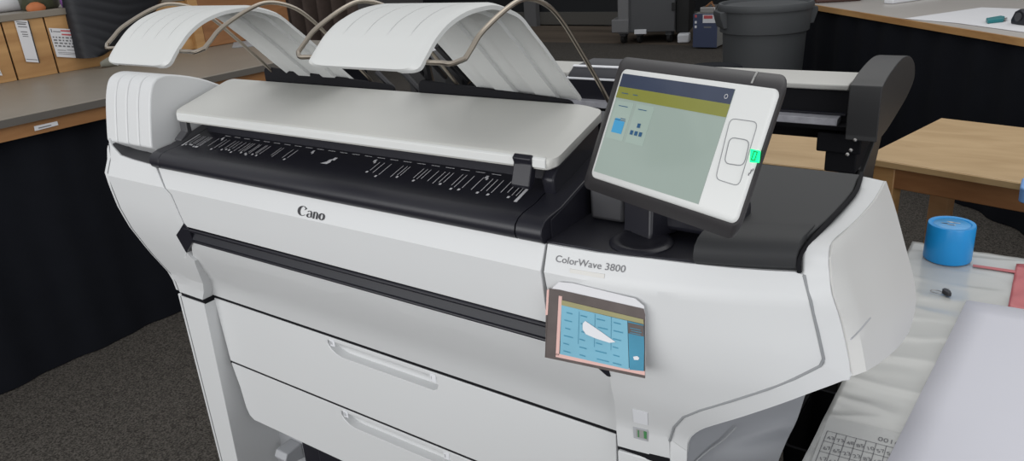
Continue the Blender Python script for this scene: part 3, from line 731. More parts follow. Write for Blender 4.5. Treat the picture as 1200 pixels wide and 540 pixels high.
bm = B(); face(bm, [cp(s, t, .0014) for s, t in ((.835, .27), (.99, .29), (.995, .60), (.99, .90), (.855, .92))]); obj('photo_sidebar', bm, M['deepblue'], card)
bm = B(); face(bm, [cp(s, t, .0018) for s, t in ((.838, .29), (.99, .30), (.99, .44), (.842, .43))]); obj('photo_sidebar_top', bm, M['brownprint'], card)
bm = B()
for r_ in range(6):
    for c_ in range(4):
        s = .19+c_*.165+random.random()*.02; t = .27+r_*.11+s*.06; l = .05+random.random()*.07
        face(bm, [cp(s, t, .002), cp(s+l, t+.008, .002), cp(s+l, t+.022, .002), cp(s, t+.014, .002)])
for c_ in (.34, .505, .67): face(bm, [cp(c_, .25, .0019), cp(c_+.004, .25, .0019), cp(c_+.006, .70, .0019), cp(c_+.002, .70, .0019)])
for s, t in ((.86, .35), (.87, .38), (.86, .41)): face(bm, [cp(s, t, .0022), cp(s+.10, t+.005, .0022), cp(s+.10, t+.015, .0022), cp(s, t+.010, .0022)])
obj('photo_text', bm, M['deepblue'], card)
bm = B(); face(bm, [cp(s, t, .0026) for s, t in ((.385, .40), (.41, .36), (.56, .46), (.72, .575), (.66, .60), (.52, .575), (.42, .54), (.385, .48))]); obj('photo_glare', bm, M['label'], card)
bm = B(); face(bm, [cp(s, t, .0022) for s, t in ((.89, .73), (.93, .71), (.95, .73), (.94, .76), (.90, .77))]); obj('photo_button', bm, M['label'], card)
# curled left flap
bm = loft(B(), [[cp(-.045+.0*j, .04+.03*j, -.004), cp(-.02, .02+.03*j, .001), cp(.004, .0+.03*j, .0008)] for j in range(9)]); 
bm.free()
bm = loft(B(), [[cp(-.042+.02*(j/8), .03+.36*(j/8), -.006), cp(-.018, .02+.36*(j/8), .001), cp(.006, .01+.36*(j/8), .0009)] for j in range(9)]); obj('curled_edge', bm, M['pink'], card)
bm = loft(B(), [[cp(-.03+.02*(j/8), .39+.59*(j/8), -.004), cp(.006, .38+.62*(j/8), .0009)] for j in range(9)]); obj('curled_edge', bm, M['brownprint'], card)
tl_ = B(); face(tl_, [at_f(p, fr, -.001) for p in ((668, 314.5), (709, 321), (708, 326), (668, 319))]); thicken(tl_, (0, .0006, 0))
tag(obj('tape_strip', tl_, mat('yellowed_tape', (.64, .63, .60), .5, noise=.05)), 'short faded tape strip stuck under the model lettering', 'tape')

# ================================================================== LEFT COUNTER
ctr = thing('service_counter', (-3.6, 2.2, 0), 'long grey topped service counter with wood fascia left of printer', 'counter')
bm = B(); box(bm, -4.10, -3.045, -.6, 3.0, .975, 1.007); obj('countertop', bm, [M['counter']], ctr, .004)
bm = B(); box(bm, -3.047, -3.0435, -.6, 3.0, .976, 1.0035); obj('front_edge', bm, M['counter_edge'], ctr)
bm = B(); box(bm, -3.09, -3.06, -.6, 3.0, .925, .975); obj('fascia', bm, M['woodstrip'], ctr)
bm = B(); box(bm, -4.05, -3.20, -.5, 2.95, 0, .975); obj('cabinet_body', bm, M['gap'], ctr)
bm = B(); rows = []
for k in range(180):
    y = lerp(-.6, 3.0, k/179); x = -3.10+.010*math.sin(y*16)+.004*math.sin(y*41+1)
    rows.append([V((x-.012, y, .93)), V((x, y, .6)), V((x+.006, y, .3)), V((x+.008, y, .004))])
loft(bm, rows); thicken(bm, (-.006, 0, 0))
tag(obj('counter_skirt', bm, M['drape']), 'black cloth skirt hanging under the grey counter', 'cloth')
q = at_x((40, 150), -3.058)
def cquad(name, px, x, m, label=None, cat=None, group=None, parent=None, th=.002):
    bm = B(); face(bm, [at_x(p, x) for p in px]); thicken(bm, (-th, 0, 0)); o = obj(name, bm, M[m], parent)
    if label: tag(o, label, cat, group)
    return o
lab = cquad('shelf_label', [(40, 148), (67, 142), (68.5, 146.5), (41, 153.5)], -3.056, 'paper', 'small white label strip on the wood fascia of the counter', 'label')
bm = B(); face(bm, [at_x(p, -3.0552) for p in ((45, 149.5), (60, 146), (60.4, 147), (45.3, 150.7))]); obj('label_print', bm, M['greyink'], lab)
# raised wood partition
PX = -4.05
pt = at_x((30, 20), PX).z
par = thing('wood_partition', (PX, 2, 1.007), 'honey wood partition standing on the back of the grey counter', 'partition')
j1 = at_x((10, 56), PX).y; j2 = at_x((60, 53), PX).y; yE = at_x((120, 40), PX).y
for a, b in ((.2, j1-.004), (j1+.004, j2-.004), (j2+.004, 2.62)):
    bm = B(); box(bm, PX-.03, PX, a, b, 1.007, pt-.01); obj('wood_panel', bm, M['woodpanel'], par, .002)
bm = B(); box(bm, PX-.02, PX-.012, .2, 2.6, 1.007, pt-.012); obj('panel_joint', bm, M['gap'], par)
bm = B(); box(bm, PX-.40, PX+.012, .15, 2.65, pt-.01, pt+.022); obj('partition_top', bm, M['counter'], par, .003)
# notices
def notice(name, px, label, lines, red, m='paper', black=False):
    t = thing(name, at_x(px[3], PX+.004), label, 'notice', 'notices on the wood partition')
    cquad('sheet', px, PX+.008, m, parent=t, th=.003)
    if black: 
        cquad('holder_edge', [(px[1][0], px[1][1]), (px[1][0]+1.6, px[1][1]+.4), (px[2][0]+1.6, px[2][1]+.6), (px[2][0], px[2][1])], PX+.006, 'ink', parent=t)
    def uv(s, v_): 
        a = V((*px[0], 0)).lerp(V((*px[1], 0)), s); b = V((*px[3], 0)).lerp(V((*px[2], 0)), s); c_ = a.lerp(b, v_); return (c_.x, c_.y)
    bm = B()
    for (s0, s1, v_, h_) in lines: face(bm, [at_x(uv(s, w_), PX+.0088) for s, w_ in ((s0, v_), (s1, v_), (s1, v_+h_), (s0, v_+h_))])
    obj('notice_print', bm, M['greyink'], t)
    if red:
        bm = B()
        for (s0, s1, v_, h_) in red: face(bm, [at_x(uv(s, w_), PX+.0088) for s, w_ in ((s0, v_), (s1, v_), (s1, v_+h_), (s0, v_+h_))])
        obj('notice_heading', bm, M['red'], t)
L1 = [(.1, .9, .04, .02), (.15, .8, .08, .03), (.15, .85, .15, .02), (.25, .75, .27, .02), (.3, .75, .33, .02), (.3, .75, .38, .015), (.05, .95, .93, .015)]
notice('framed_notice', [(16.5, 23), (32, 24), (45.5, 73.3), (31, 72.3)], 'narrow white notice in a black edged holder on wood partition', L1, None, black=True)
L2 = [(.06, .1, .03, .12), (.14, .44, .10, .03)]
for r_ in range(4):
    s = .06
    while s < .9: l = .05+random.random()*.1; L2.append((s, min(.93, s+l), .29+r_*.10, .05)); s += l+.06
L2 += [(.1, .45, .75, .02), (.5, .9, .73, .02), (.1, .9, .83, .015), (.1, .9, .88, .015)]
notice('printed_notice', [(57, 32.7), (86, 34.2), (95.3, 68.2), (67, 66.5)], 'white notice with red heading pinned right on wood partition', L2, [(.46, .98, .05, .05), (.46, .98, .18, .05)])
notice('printed_notice', [(-12, 80), (-.5, 80.5), (3, 88.5), (-9, 88)], 'white notice cut off by left edge of the photo', [(.6, .9, .4, .3)], None)
# jacket draped on the partition
bm = B(); JX = PX+.10
left = resample(smooth([V((84, -6, 0)), V((88, 15, 0)), V((95, 45, 0)), V((100, 69, 0))], 6), 40)
right = resample(smooth([V((200, -6, 0)), V((185, 20, 0)), V((160, 46, 0)), V((128, 63, 0))], 6), 40)
rows = []
for j in range(40):
    r = []; ph = (j/39)*7
    for i in range(17):
        s = i/16; p = left[j].lerp(right[j], s); sag = 2.0*math.sin(math.pi*s)
        b_ = at_x((p.x, p.y+sag*.4), JX); bul = .06*math.sqrt(max(0, math.sin(math.pi*min(1, max(0, s)))))+.004*abs(math.sin(math.pi*(ph+1.6*abs(s-.55))))**.6
        r.append(V((JX-.06+bul, b_.y, b_.z)))
    rows.append(r)
loft(bm, rows); thicken(bm, (-.05, 0, 0))
jk = thing('puffer_jacket', (JX, at_x((115, 66), JX).y, 1.01), 'black quilted puffer jacket draped over the wood partition', 'jacket')
obj('quilted_shell', bm, M['jacket'], jk, ang=70)
cu = at_x((131, 70), JX-.02)
bm = B(); rows = []
for k in range(9):
    t = k/8; rr = .028*math.sin(math.pi*(.15+.7*t)); rows.append([V((JX+.01+rr*.7*math.cos(a), cu.y+lerp(-.075, .075, t), max(1.009, cu.z+.005+rr*math.sin(a)+lerp(-.015, .0, t)))) for a in [2*math.pi*i/12 for i in range(12)]])
loft(bm, rows, True, True); obj('cuff_lining', bm, M['lining'], jk, ang=70)
# clutter on the partition top
PT = pt+.022
def roll(p, q, r, m, name, label, cat):
    a, b = at_z(p, PT+r), at_z(q, PT+r); bm = tube(B(), [a, b], r, 18); return tag(obj(name, bm, M[m], ang=50), label, cat)
cz = at_x((12, 8), PX-.12)
bm = tube(B(), [V((PX-.22, at_x((-10, 9), PX-.22).y, PT+.035)), V((PX-.22, at_x((24, 6), PX-.22).y, PT+.035))], .035, 20)
tag(obj('paper_roll', bm, M['paper'], ang=50), 'rolled white paper lying on top of the wood partition', 'paper roll')
y_ = at_x((44, 13), PX-.02).y
bm = B(); 
rows = []
for z_, sx_, sy_ in ((0, .03, .045), (.012, .033, .05), (.025, .03, .042), (.038, .012, .02), (.04, .003, .004)): rows.append([V((PX-.03+sx_*math.cos(a)*(1+.2*math.sin(3*a)), y_+sy_*math.sin(a)*(1+.15*math.cos(2*a)), PT+z_)) for a in [2*math.pi*i/14 for i in range(14)]])
loft(bm, rows, True, True); tag(obj('orange_bag', bm, M['orange'], ang=60), 'crumpled orange wrapper on the partition beside the paper roll', 'wrapper')
y_ = at_x((66, 10), PX-.08).y
bm = B(); lathe(bm, [(.075, 0), (.085, .01), (.088, .08), (.080, .15), (.082, .17), (.076, .172)], (PX-.13, y_-.05, PT), 24)
pot = thing('planter_jar', (PX-.13, y_-.05, PT), 'dark olive jar on the partition beside the black jacket', 'jar'); obj('jar_body', bm, M['greenglass'], pot, ang=60)
bm = B(); lathe(bm, [(.074, .172), (.078, .18), (.060, .20), (.02, .205)], (PX-.13, y_-.05, PT), 24); obj('jar_lid', bm, M['gap'], pot)
y_ = at_x((82, 10), PX-.05).y
bm = B(); rows = []
for z_, r_ in ((0, .03), (.02, .035), (.08, .03), (.14, .035), (.15, .015)): rows.append([V((PX-.05+r_*.5*math.cos(a), y_+r_*math.sin(a)*(1+.2*math.cos(3*a)), PT+z_)) for a in [2*math.pi*i/12 for i in range(12)]])
loft(bm, rows, True, True); tag(obj('purple_pouch', bm, M['purple'], ang=60), 'small purple pouch between olive jar and black jacket', 'pouch')
# wood display cabinet further along the counter, speckled bag, leaflet
wc0 = at_z((242, 56), 1.007); wc1 = at_z((296, 46), 1.007)
cab = thing('wood_display_box', (wc0.x-.2, wc0.y+.4, 1.007), 'reddish brown wooden box on counter seen under the left tray', 'box')
bm = B(); box(bm, wc0.x-.35, wc0.x, wc0.y, wc0.y+.62, 1.008, 1.42); obj('box_body', bm, M['brownwood'], cab, .004)
bm = B(); box(bm, wc0.x-.35, wc0.x+.003, wc0.y-.06, wc0.y-.001, 1.008, 1.42); obj('box_end', bm, M['woodpanel'], cab, .002)
sp = at_z((230, 57), 1.007)
bm = B(); rows = []
for z_, w_ in ((0, .10), (.05, .11), (.16, .10), (.24, .08), (.28, .02)): rows.append([V((sp.x-.05+w_*.5*math.cos(a), sp.y-.19+w_*math.sin(a), 1.008+z_)) for a in [2*math.pi*i/16 for i in range(16)]])
loft(bm, rows, True, True); tag(obj('speckled_bag', bm, M['speckle'], ang=60), 'green speckled bag leaning on the wooden box end', 'bag')
lf = [at_z(p, 1.0085) for p in ((272, 56), (274, 50), (322, 44), (330, 52))]
bm = B(); face(bm, lf); thicken(bm, (0, 0, .002)); tag(obj('leaflet', bm, mat('grey_leaflet', (.34, .36, .38), .5, noise=.3, nscale=40)), 'grey printed leaflet lying on counter under left tray', 'leaflet')
# cloth bundles and hanging things behind the trays
def bundle(px, Y, w_, h_, d_, m, name, label, cat):
    c_ = at_y(px, Y); bm = B(); rows = []
    zb = c_.z-h_/2
    for k in range(9):
        t = k/8; s_ = .82+.18*math.sin(math.pi*t)
        rows.append([V((c_.x+w_*s_*math.cos(a)*(1+.06*math.sin(5*a+k)), Y+d_*s_*math.sin(a)*(1+.06*math.cos(4*a+k)), zb+h_*t)) for a in [2*math.pi*i/18 for i in range(18)]])
    loft(bm, rows, True, True); return tag(obj(name, bm, M[m], ang=60), label, cat)
bx0 = wc0.x-.18
def coat(px, X, w_, m, name, label):
    c_ = at_x(px, X); bm = B(); rows = []
    for k in range(12):
        t = k/11; z_ = lerp(1.43, 1.95, t); ww = w_*(1-.25*t)
        rows.append([V((X+.10*math.cos(a)*(1+.1*math.sin(4*a+t*3)), c_.y+ww*math.sin(a), z_)) for a in [2*math.pi*i/20 for i in range(20)]])
    loft(bm, rows, True, True); return tag(obj(name, bm, M[m], ang=60), label, 'bundle', 'cloth bundles above the left tray')
coat((229, 2), bx0, .060, 'redcloth', 'cloth_bundle', 'dark red cloth bundle on box just above the left tray')
coat((252, 2), bx0, .045, 'navycloth', 'cloth_bundle', 'dark navy cloth bundle right of the red bundle')
coat((292, 2), bx0, .085, 'navycloth', 'cloth_bundle', 'wide navy cloth bundle behind the left tray wire')
wp = at_x((268, 3), bx0+.12)
bm = tube(B(), [V((bx0+.14, wp.y, 1.43)), V((bx0+.14, wp.y, 2.0))], .018, 16); tag(obj('white_tube', bm, M['paper'], ang=50), 'white upright tube between two navy cloth bundles', 'tube')
# brown pleated curtain far behind
bm = B(); rows = []
ca, cb = at_y((326, 20), 6.2), at_y((402, 20), 6.2)
for k in range(90):
    t = k/89; x = lerp(ca.x-.3, cb.x+.25, t); y = 6.2+.10*math.sin(t*44)
    rows.append([V((x, y, 0.02)), V((x, y, 1.2)), V((x, y, 2.6))])
loft(bm, rows); thicken(bm, (0, .01, 0)); tag(obj('pleated_curtain', bm, M['browncloth'], ang=80), 'brown pleated curtain hanging far behind the left tray', 'curtain')

# ================================================================== PLOTTER BEHIND
plo = thing('small_plotter', (-.9, 2.1, 0), 'charcoal plotter with pale grey lid on a stand behind printer', 'plotter')
lf0, lb0 = at_z((994, 101), 1.10), at_z((1003, 86), 1.10)
XR = lf0.x; XL = -1.62; y0, y1 = 1.975, 2.14
bm = B(); prism_x(bm, [(y0, 1.088), (y0, 1.100), (y0+.02, 1.103), (y1, 1.103), (y1, 1.075), (y0+.03, 1.08)], -.95, XR); obj('lid', bm, M['plotter_lid'], plo, .003)
bm = B(); prism_x(bm, [(y0+.012, .985), (y0+.004, 1.0), (y0+.012, 1.086), (y1+.1, 1.075), (y1+.1, .95), (y0+.05, .95)], XL, XR+.02); obj('body', bm, M['gap'], plo, .003)
bm = B(); prism_x(bm, [(y0+.02, 1.02), (y0-.002, 1.024), (y0-.002, 1.030), (y0+.02, 1.034)], -.9, XR); obj('front_rail', bm, M['black'], plo, .001)
zs_ = at_y((990, 146), y0-.03).z
bm = B(); prism_x(bm, [(y0-.035, zs_-.004), (y0-.03, zs_+.012), (y0+.03, zs_+.016), (y0+.03, zs_-.004)], XL, XR-.012); obj('scale_strip', bm, M['stripgrey'], plo, .001)
bm = B(); prism_x(bm, [(y0-.03, zs_-.016), (y0-.04, zs_-.004), (y0+.03, zs_-.004), (y0+.05, zs_-.016)], XL, XR+.01); obj('under_beam', bm, M['gap'], plo)
# end cap: rounded side profile
cap = [(1.91, .985), (1.900, 1.0), (1.900, 1.105), (1.912, 1.118), (1.968, 1.131), (2.06, 1.141), (2.15, 1.143), (2.25, 1.130), (2.34, 1.098), (2.375, 1.062), (2.36, 1.038), (2.28, 1.015), (2.15, .998), (2.02, .985)]
cs = smooth([V((a, b, 0)) for a, b in cap], 3, True)
bm = B(); prism_x(bm, [(p.x, p.y) for p in cs], at_y((994, 120), 1.90).x, at_y((1032, 122), 1.90).x); obj('end_cap', bm, M['plotter'], plo, .006, 3)
bm = B(); prism_x(bm, [(p.x, p.y) for p in cs], XL-.16, XL); obj('end_cap', bm, M['plotter'], plo, .006, 3)
# central carriage cover with two pale lines
h0, h1 = at_z((676, 103), 1.09), at_z((738, 100), 1.09)
bm = B(); prism_x(bm, [(y0-.005, 1.0), (y0-.005, 1.088), (y0+.03, 1.112), (2.13, 1.118), (2.2, 1.05)], -1.20, -1.0); obj('carriage_cover', bm, M['black'], plo, .004)
bm = B(); prism_x(bm, [(y0-.007, 1.082), (y0-.007, 1.086), (y0+.0, 1.090), (y0, 1.084)], -1.2, -1.0); prism_x(bm, [(y0+.03, 1.112), (y0+.03, 1.115), (y0+.04, 1.117), (y0+.04, 1.114)], -1.2, -1.0); obj('trim_line', bm, M['label'], plo)
bm = B(); prism_x(bm, [(y0, 1.088), (y0, 1.100), (y0+.02, 1.103), (y1, 1.103), (y1, 1.08)], XL, -1.2); obj('lid', bm, M['plotter_lid'], plo, .003)
# stand: leg with stepped bracket and foot
l0 = at_y((985, 165), 2.0); 
bm = B()
box(bm, XR-.060, XR+.045, 1.955, 2.20, .935, .984); box(bm, XR-.04, XR+.035, 1.97, 2.18, .88, .936); obj('stand_bracket', bm, M['gap'], plo, .004)
bm = B(); box(bm, XR-.018, XR+.035, 2.03, 2.12, .05, .882); obj('stand_leg', bm, M['plotter'], plo, .004)
bm = B(); prism_x(bm, [(1.985, .80), (2.0, .86), (2.2, .955), (2.26, .955), (2.14, .80), (2.13, .3), (2.0, .3)], XR+.030, XR+.045); obj('stand_plate', bm, M['plotter'], plo, .002)
bm = B(); box(bm, XR-.02, XR+.04, 1.80, 2.40, .04, .09); obj('stand_foot', bm, M['plotter'], plo, .005)
bm = B(); box(bm, XL+.05, XL+.11, 2.03, 2.12, .05, .94); obj('stand_leg', bm, M['plotter'], plo, .004)
bm = B(); box(bm, XL+.05, XL+.11, 1.80, 2.40, .04, .09); obj('stand_foot', bm, M['plotter'], plo, .005)
for x in (XR+.01, XL+.08):
    for y in (1.84, 2.36):
        bm = B(); bmesh.ops.create_cone(bm, cap_ends=True, segments=16, radius1=.02, radius2=.02, depth=.025, matrix=Matrix.Translation((x, y, .02)) @ Matrix.Rotation(math.pi/2, 4, 'Y')); obj('caster', bm, M['caster'], plo)
for px in ((1002, 164), (997, 176), (993, 181)):
    p_ = at_x(px, XR+.046); bm = B(); bmesh.ops.create_uvsphere(bm, u_segments=10, v_segments=6, radius=.0045, matrix=Matrix.Translation(p_)); obj('bolt', bm, M['steel'], plo)
# black flat hood sticking up behind the tablet
k0, k1 = at_y((806, 76), 3.5), at_y((870, 78), 3.5)
ht = thing('black_stool', ((k0.x+k1.x)/2, 3.5, 0), 'black round topped stool behind the tablet near grey bin', 'stool')
bm = lathe(B(), [(.125, k0.z-.07), (.132, k0.z-.06), (.132, k0.z-.012), (.122, k0.z-.002), (.001, k0.z)], ((k0.x+k1.x)/2, 3.5, 0), 28); obj('seat', bm, M['drape'], ht, ang=50)
for a in range(4):
    t = math.pi/4+a*math.pi/2; bm = tube(B(), [V(((k0.x+k1.x)/2+.10*math.cos(t), 3.5+.10*math.sin(t), k0.z-.07)), V(((k0.x+k1.x)/2+.17*math.cos(t), 3.5+.17*math.sin(t), .0))], .012, 8); obj('leg', bm, M['gap'], ht)

# ================================================================== LOW WOODEN TABLES
TZ = .72; a_ = math.atan2(-.231, .973)
def wood_table(fl, width, depth, rot, name, label, legs=True):
    t = thing(name, (fl[0], fl[1], 0), label, 'table', 'low wooden tables behind the printer'); u = V((math.cos(rot), math.sin(rot), 0)); w_ = V((-math.sin(rot), math.cos(rot), 0)); o_ = V((fl[0], fl[1], 0))
    def bx(nm, s0, s1, t0, t1, z0, z1, m, bev=.003):
        bm = B(); ps = [o_+u*s+w_*tt for s, tt in ((s0, t0), (s1, t0), (s1, t1), (s0, t1))]
        prism_z(bm, [(p.x, p.y) for p in ps], z0, z1); return obj(nm, bm, M[m], t, bev)
    bx('tabletop', 0, width, 0, depth, TZ-.022, TZ, 'table_wood'); bx('top_edge', -.002, width+.002, -.004, 0, TZ-.022, TZ-.002, 'table_wood', .001)
    bx('apron', .03, width-.03, .03, .05, TZ-.10, TZ-.022, 'brownwood'); bx('apron', .03, width-.03, depth-.05, depth-.03, TZ-.10, TZ-.022, 'table_edge')
    bx('apron', .03, .05, .05, depth-.05, TZ-.10, TZ-.022, 'table_edge'); bx('apron', width-.05, width-.03, .05, depth-.05, TZ-.10, TZ-.022, 'table_edge')
    for s in (.03, width-.10):
        for tt in (.025, depth-.095): bx('leg', s, s+.07, tt, tt+.07, 0, TZ-.022, 'table_edge' if tt > .1 else 'woodpanel')
    return t
wood_table((-.483, 2.68), 1.5, .66, a_, 'wooden_table', 'low pale wooden table behind the blue tape roll')
wood_table((-1.75, 2.50), 1.19, .62, 0, 'wooden_table', 'pale wooden table half hidden behind the plotter stand')

# ================================================================== RIGHT FOREGROUND TABLE
FZ = .70
ft = thing('work_table', (.5, 1.2, 0), 'film covered work table at right beside the printer', 'table')
bm = B(); nx_, ny_ = 150, 210; rows = []
from mathutils import noise as NZ
def wrinkle(x, y):
    a = (1-abs(NZ.noise(V((x*4+y*3, y*11-x*2, 0)))))**6*.0024 + NZ.noise(V((x*14+3, y*26, 1)))*.0008-.001
    return max(-.003, a)*(1 if x < .6 else .5)
for j in range(ny_+1):
    y = lerp(.1, 2.03, j/ny_); rows.append([V((lerp(-.228, 1.15, i/nx_), y+(.006*NZ.noise(V((i*.3, 0, 0))) if j == ny_ else 0), FZ+wrinkle(lerp(-.228, 1.15, i/nx_), y))) for i in range(nx_+1)])
loft(bm, rows); thicken(bm, (0, 0, -.006)); obj('plastic_film', bm, M['film'], ft, ang=180)
bm = B(); box(bm, -.222, 1.14, .1, 2.02, FZ-.04, FZ-.010); obj('tabletop', bm, M['film'], ft)
for x in (-.20, 1.05):
    for y in (.15, 1.93): bm = B(); box(bm, x, x+.05, y, y+.05, 0, FZ-.04); obj('leg', bm, M['steel'], ft, .004)
bm = B(); box(bm, -.219, -.211, .12, 2.0, .03, FZ-.042); obj('gap_dark_sheet', bm, M['drape'], ft)  # added black sheet, meant to darken the gap beside the printer
# grid printed sheet
gz = FZ+.0035
ga, gb, gc = at_z((969.5, 505), gz), at_z((1046, 524.5), gz), at_z((955.5, 541), gz)
gu = (gb-ga); gv = (gc-ga)
sh = thing('grid_sheet', (ga.x, ga.y, gz), 'white sheet printed with a grid of numbers at bottom right', 'paper')
def gp_(s, t, z=0): p = ga+gu*s+gv*t; return V((p.x, p.y, gz+z))
bm = B(); rows = [[gp_(s, t) for s in (-.06, .3, .7, 1.2)] for t in (-.5, 0, 1, 2.6)]; loft(bm, rows); thicken(bm, (0, 0, -.0006)); obj('sheet', bm, mat('grid_paper', (.50, .505, .495), .4, noise=.02), sh)
bm = B()
def gline(a, b, w=.0011):
    d = (b-a).normalized(); n_ = V((-d.y, d.x, 0))*w*.5; face(bm, [a+n_, b+n_, b-n_, a-n_])
cs_ = 1/6.6; ct_ = .335
for k in range(8): gline(gp_(min(k*cs_, 1.06), 0, .0006), gp_(min(k*cs_, 1.06), 2.3, .0006))
for k in range(8): gline(gp_(0, k*ct_, .0006), gp_(1.06, k*ct_, .0006))
obj('grid_lines', bm, M['greyink'], sh)
bm = B()
ang_ = math.atan2(gu.y, gu.x)
for r_ in range(7):
    for c_ in range(7):
        tx = text_pts(random.choice('123456789')+random.choice('0123456789'), .0125); o_ = gp_((c_+.30)*cs_, (r_+.80)*ct_, .0008); rot = Matrix.Rotation(ang_+.35, 3, 'Z')
        tmp = bpy.data.meshes.new('t'); 
        for v in tx.verts: v.co = rot @ v.co+o_
        tx.to_mesh(tmp); tx.free(); bm.from_mesh(tmp); bpy.data.meshes.remove(tmp)
tx = text_pts('0016100', .016); rot = Matrix.Rotation(ang_, 3, 'Z'); o_ = gp_(.76, -.10, .0008)
for v in tx.verts: v.co = rot @ v.co+o_
tmp = bpy.data.meshes.new('t'); tx.to_mesh(tmp); tx.free(); bm.from_mesh(tmp); bpy.data.meshes.remove(tmp)
obj('grid_numbers', bm, M['greyink'], sh, ang=180)
# large white paper
ppx = [(1133, 351), (1215, 362), (1300, 470), (1250, 640), (1000, 622)]
pz = FZ+.0065
pp = [at_z(p, pz) for p in ((1133, 351.5), (1039, 541))]
d_ = (pp[1]-pp[0]).normalized(); e_ = V((-d_.y, d_.x, 0)); e_ = at_z((1200, 362), pz)-pp[0]; e_.normalize()
bm = B(); rows = [[pp[0]+d_*t+e_*s+V((0, 0, .002*math.sin(s*14)*math.sin(t*9)**2)) for s in [k*.05 for k in range(15)]] for t in [k*.06 for k in range(17)]]
loft(bm, rows); thicken(bm, (0, 0, -.0006)); tag(obj('paper_sheet', bm, M['paper_lilac'], ang=180), 'large plain white paper sheet lying on the film covered table', 'paper')
# blue roll
bc = at_z((1109, 304), FZ)
rr = .052; bcx, bcy = bc.x, bc.y+.005
br = thing('blue_tape_roll', (bcx, bcy, FZ), 'bright blue roll standing on the film covered work table', 'tape roll')
bm = lathe(B(), [(rr-.002, .003), (rr, .006), (rr*.985, .088), (rr*.96, .092), (.042, .0915), (.040, .0895), (.001, .0895)], (bcx, bcy, FZ), 40); obj('roll_body', bm, M['blueroll'], br, ang=40)
bm = lathe(B(), [(.039, .0897), (.036, .0912), (.001, .0912)], (bcx, bcy, FZ), 32); obj('roll_top', bm, M['bluetop'], br, ang=40)
bm = B()
for k in range(7):
    a = random.random()*6.28; r0 = random.random()*.02; p_ = V((bcx+r0*math.cos(a), bcy+r0*math.sin(a), FZ+.0918)); face(bm, [p_+V((-.008, -.001, 0)), p_+V((.008, -.002, 0)), p_+V((.007, .002, 0)), p_+V((-.006, .002, 0))])
obj('roll_print', bm, M['mark'], br, ang=180)
# red film piece and strip
rz = FZ+.005
rp = [at_z(p, rz) for p in ((1191, 309), (1225, 313), (1220, 369), (1181, 361))]
bm = B(); rows = [[rp[0].lerp(rp[1], s).lerp(rp[3].lerp(rp[2], s), t)+V((0, 0, .002*math.sin(t*17+s*6))) for s in [k/8 for k in range(9)]] for t in [k/10 for k in range(11)]]
loft(bm, rows); thicken(bm, (0, 0, -.0008)); tag(obj('red_film_piece', bm, M['redfilm'], ang=180), 'translucent red film piece at right edge of work table', 'film')
bm = B(); face(bm, [at_z(p, rz-.001) for p in ((1140, 310), (1140, 312.3), (1190, 320), (1190, 317))]); thicken(bm, (0, 0, .001)); tag(obj('red_strip', bm, M['redfilm']), 'thin red strip lying left of the red film piece', 'strip')
# small clip
kc = at_z((1107, 344), FZ+.004)
ck = thing('binder_clip', (kc.x, kc.y, FZ+.002), 'small black binder clip with wire loop in front of blue roll', 'clip')
bm = B(); prism_z(bm, [(kc.x-.004, kc.y+.012), (kc.x+.010, kc.y+.004), (kc.x+.014, kc.y-.010), (kc.x+.006, kc.y-.012), (kc.x-.006, kc.y+.000)], FZ+.003, FZ+.013); obj('clip_body', bm, M['ink'], ck, .002)
bm = tube(B(), [V((kc.x-.016+.012*math.cos(t), kc.y+.001+.007*math.sin(t), FZ+.005)) for t in [2*math.pi*k/16 for k in range(17)]], .001, 6); obj('wire_loop', bm, M['steel'], ck)
bm = tube(B(), [V((kc.x-.006, kc.y+.010, FZ+.009)), V((kc.x-.002, kc.y+.022, FZ+.007)), V((kc.x+.006, kc.y+.014, FZ+.009))], .0012, 6); obj('wire_loop', bm, M['steel'], ck)

# ================================================================== BACK TABLE, BIN, MACHINES
BZ = .90
b0, b1 = at_z((947, 4), BZ), at_z((1200, 44.5), BZ); du = (b1-b0).normalized(); dw = V((-du.y, du.x, 0))
bt = thing('draped_table', ((b0.x+b1.x)/2, (b0.y+b1.y)/2+.4, 0), 'large white topped table with black drape behind the plotter', 'table')
def bq(s, t): p = b0+du*s+dw*t; return (p.x, p.y)
LEN = (b1-b0).length+1.6
bm = prism_z(B(), [bq(0, 0), bq(LEN, 0), bq(LEN, 1.9), bq(0, 1.9)], BZ-.006, BZ); obj('tabletop', bm, mat('pale_table_top', (.46, .43, .40), .35, noise=.12, nscale=2), bt)
bm = prism_z(B(), [bq(-.005, -.012), bq(LEN, -.012), bq(LEN, 0), bq(-.005, 0)], BZ-.035, BZ-.001); prism_z(bm, [bq(-.005, 0), bq(LEN, 0), bq(LEN, 1.9), bq(-.005, 1.9)], BZ-.035, BZ-.007); obj('table_edge', bm, M['woodpanel'], bt)
bm = B(); rows = []
for k in range(160):
    s = lerp(-.30, LEN, k/159); d = .008*math.sin(s*24)+.012
    rows.append([V((*bq(s, d+.0), BZ-.036)), V((*bq(s, d*1.5), .45)), V((*bq(s, d*1.8), .004))])
loft(bm, rows); thicken(bm, (dw.x*.008, dw.y*.008, 0)); obj('front_drape', bm, M['drape'], bt, ang=80)
bm = B(); rows = []
for k in range(60):
    s = lerp(0.03, 1.85, k/59); d = .008*math.sin(s*24)+.01
    rows.append([V((*bq(d-.30, s), BZ-.036)), V((*bq(d*1.5-.30, s), .004))])
loft(bm, rows); thicken(bm, (du.x*.008, du.y*.008, 0)); obj('end_drape', bm, M['drape'], bt, ang=80)
for s in (.12, LEN-.12):
    for t in (.12, 1.75): p = bq(s, t); bm = B(); box(bm, p[0]-.03, p[0]+.03, p[1]-.03, p[1]+.03, 0, BZ-.036); obj('leg', bm, M['table_edge'], bt)
def on_bt(px, z=0): return at_z(px, BZ+z)
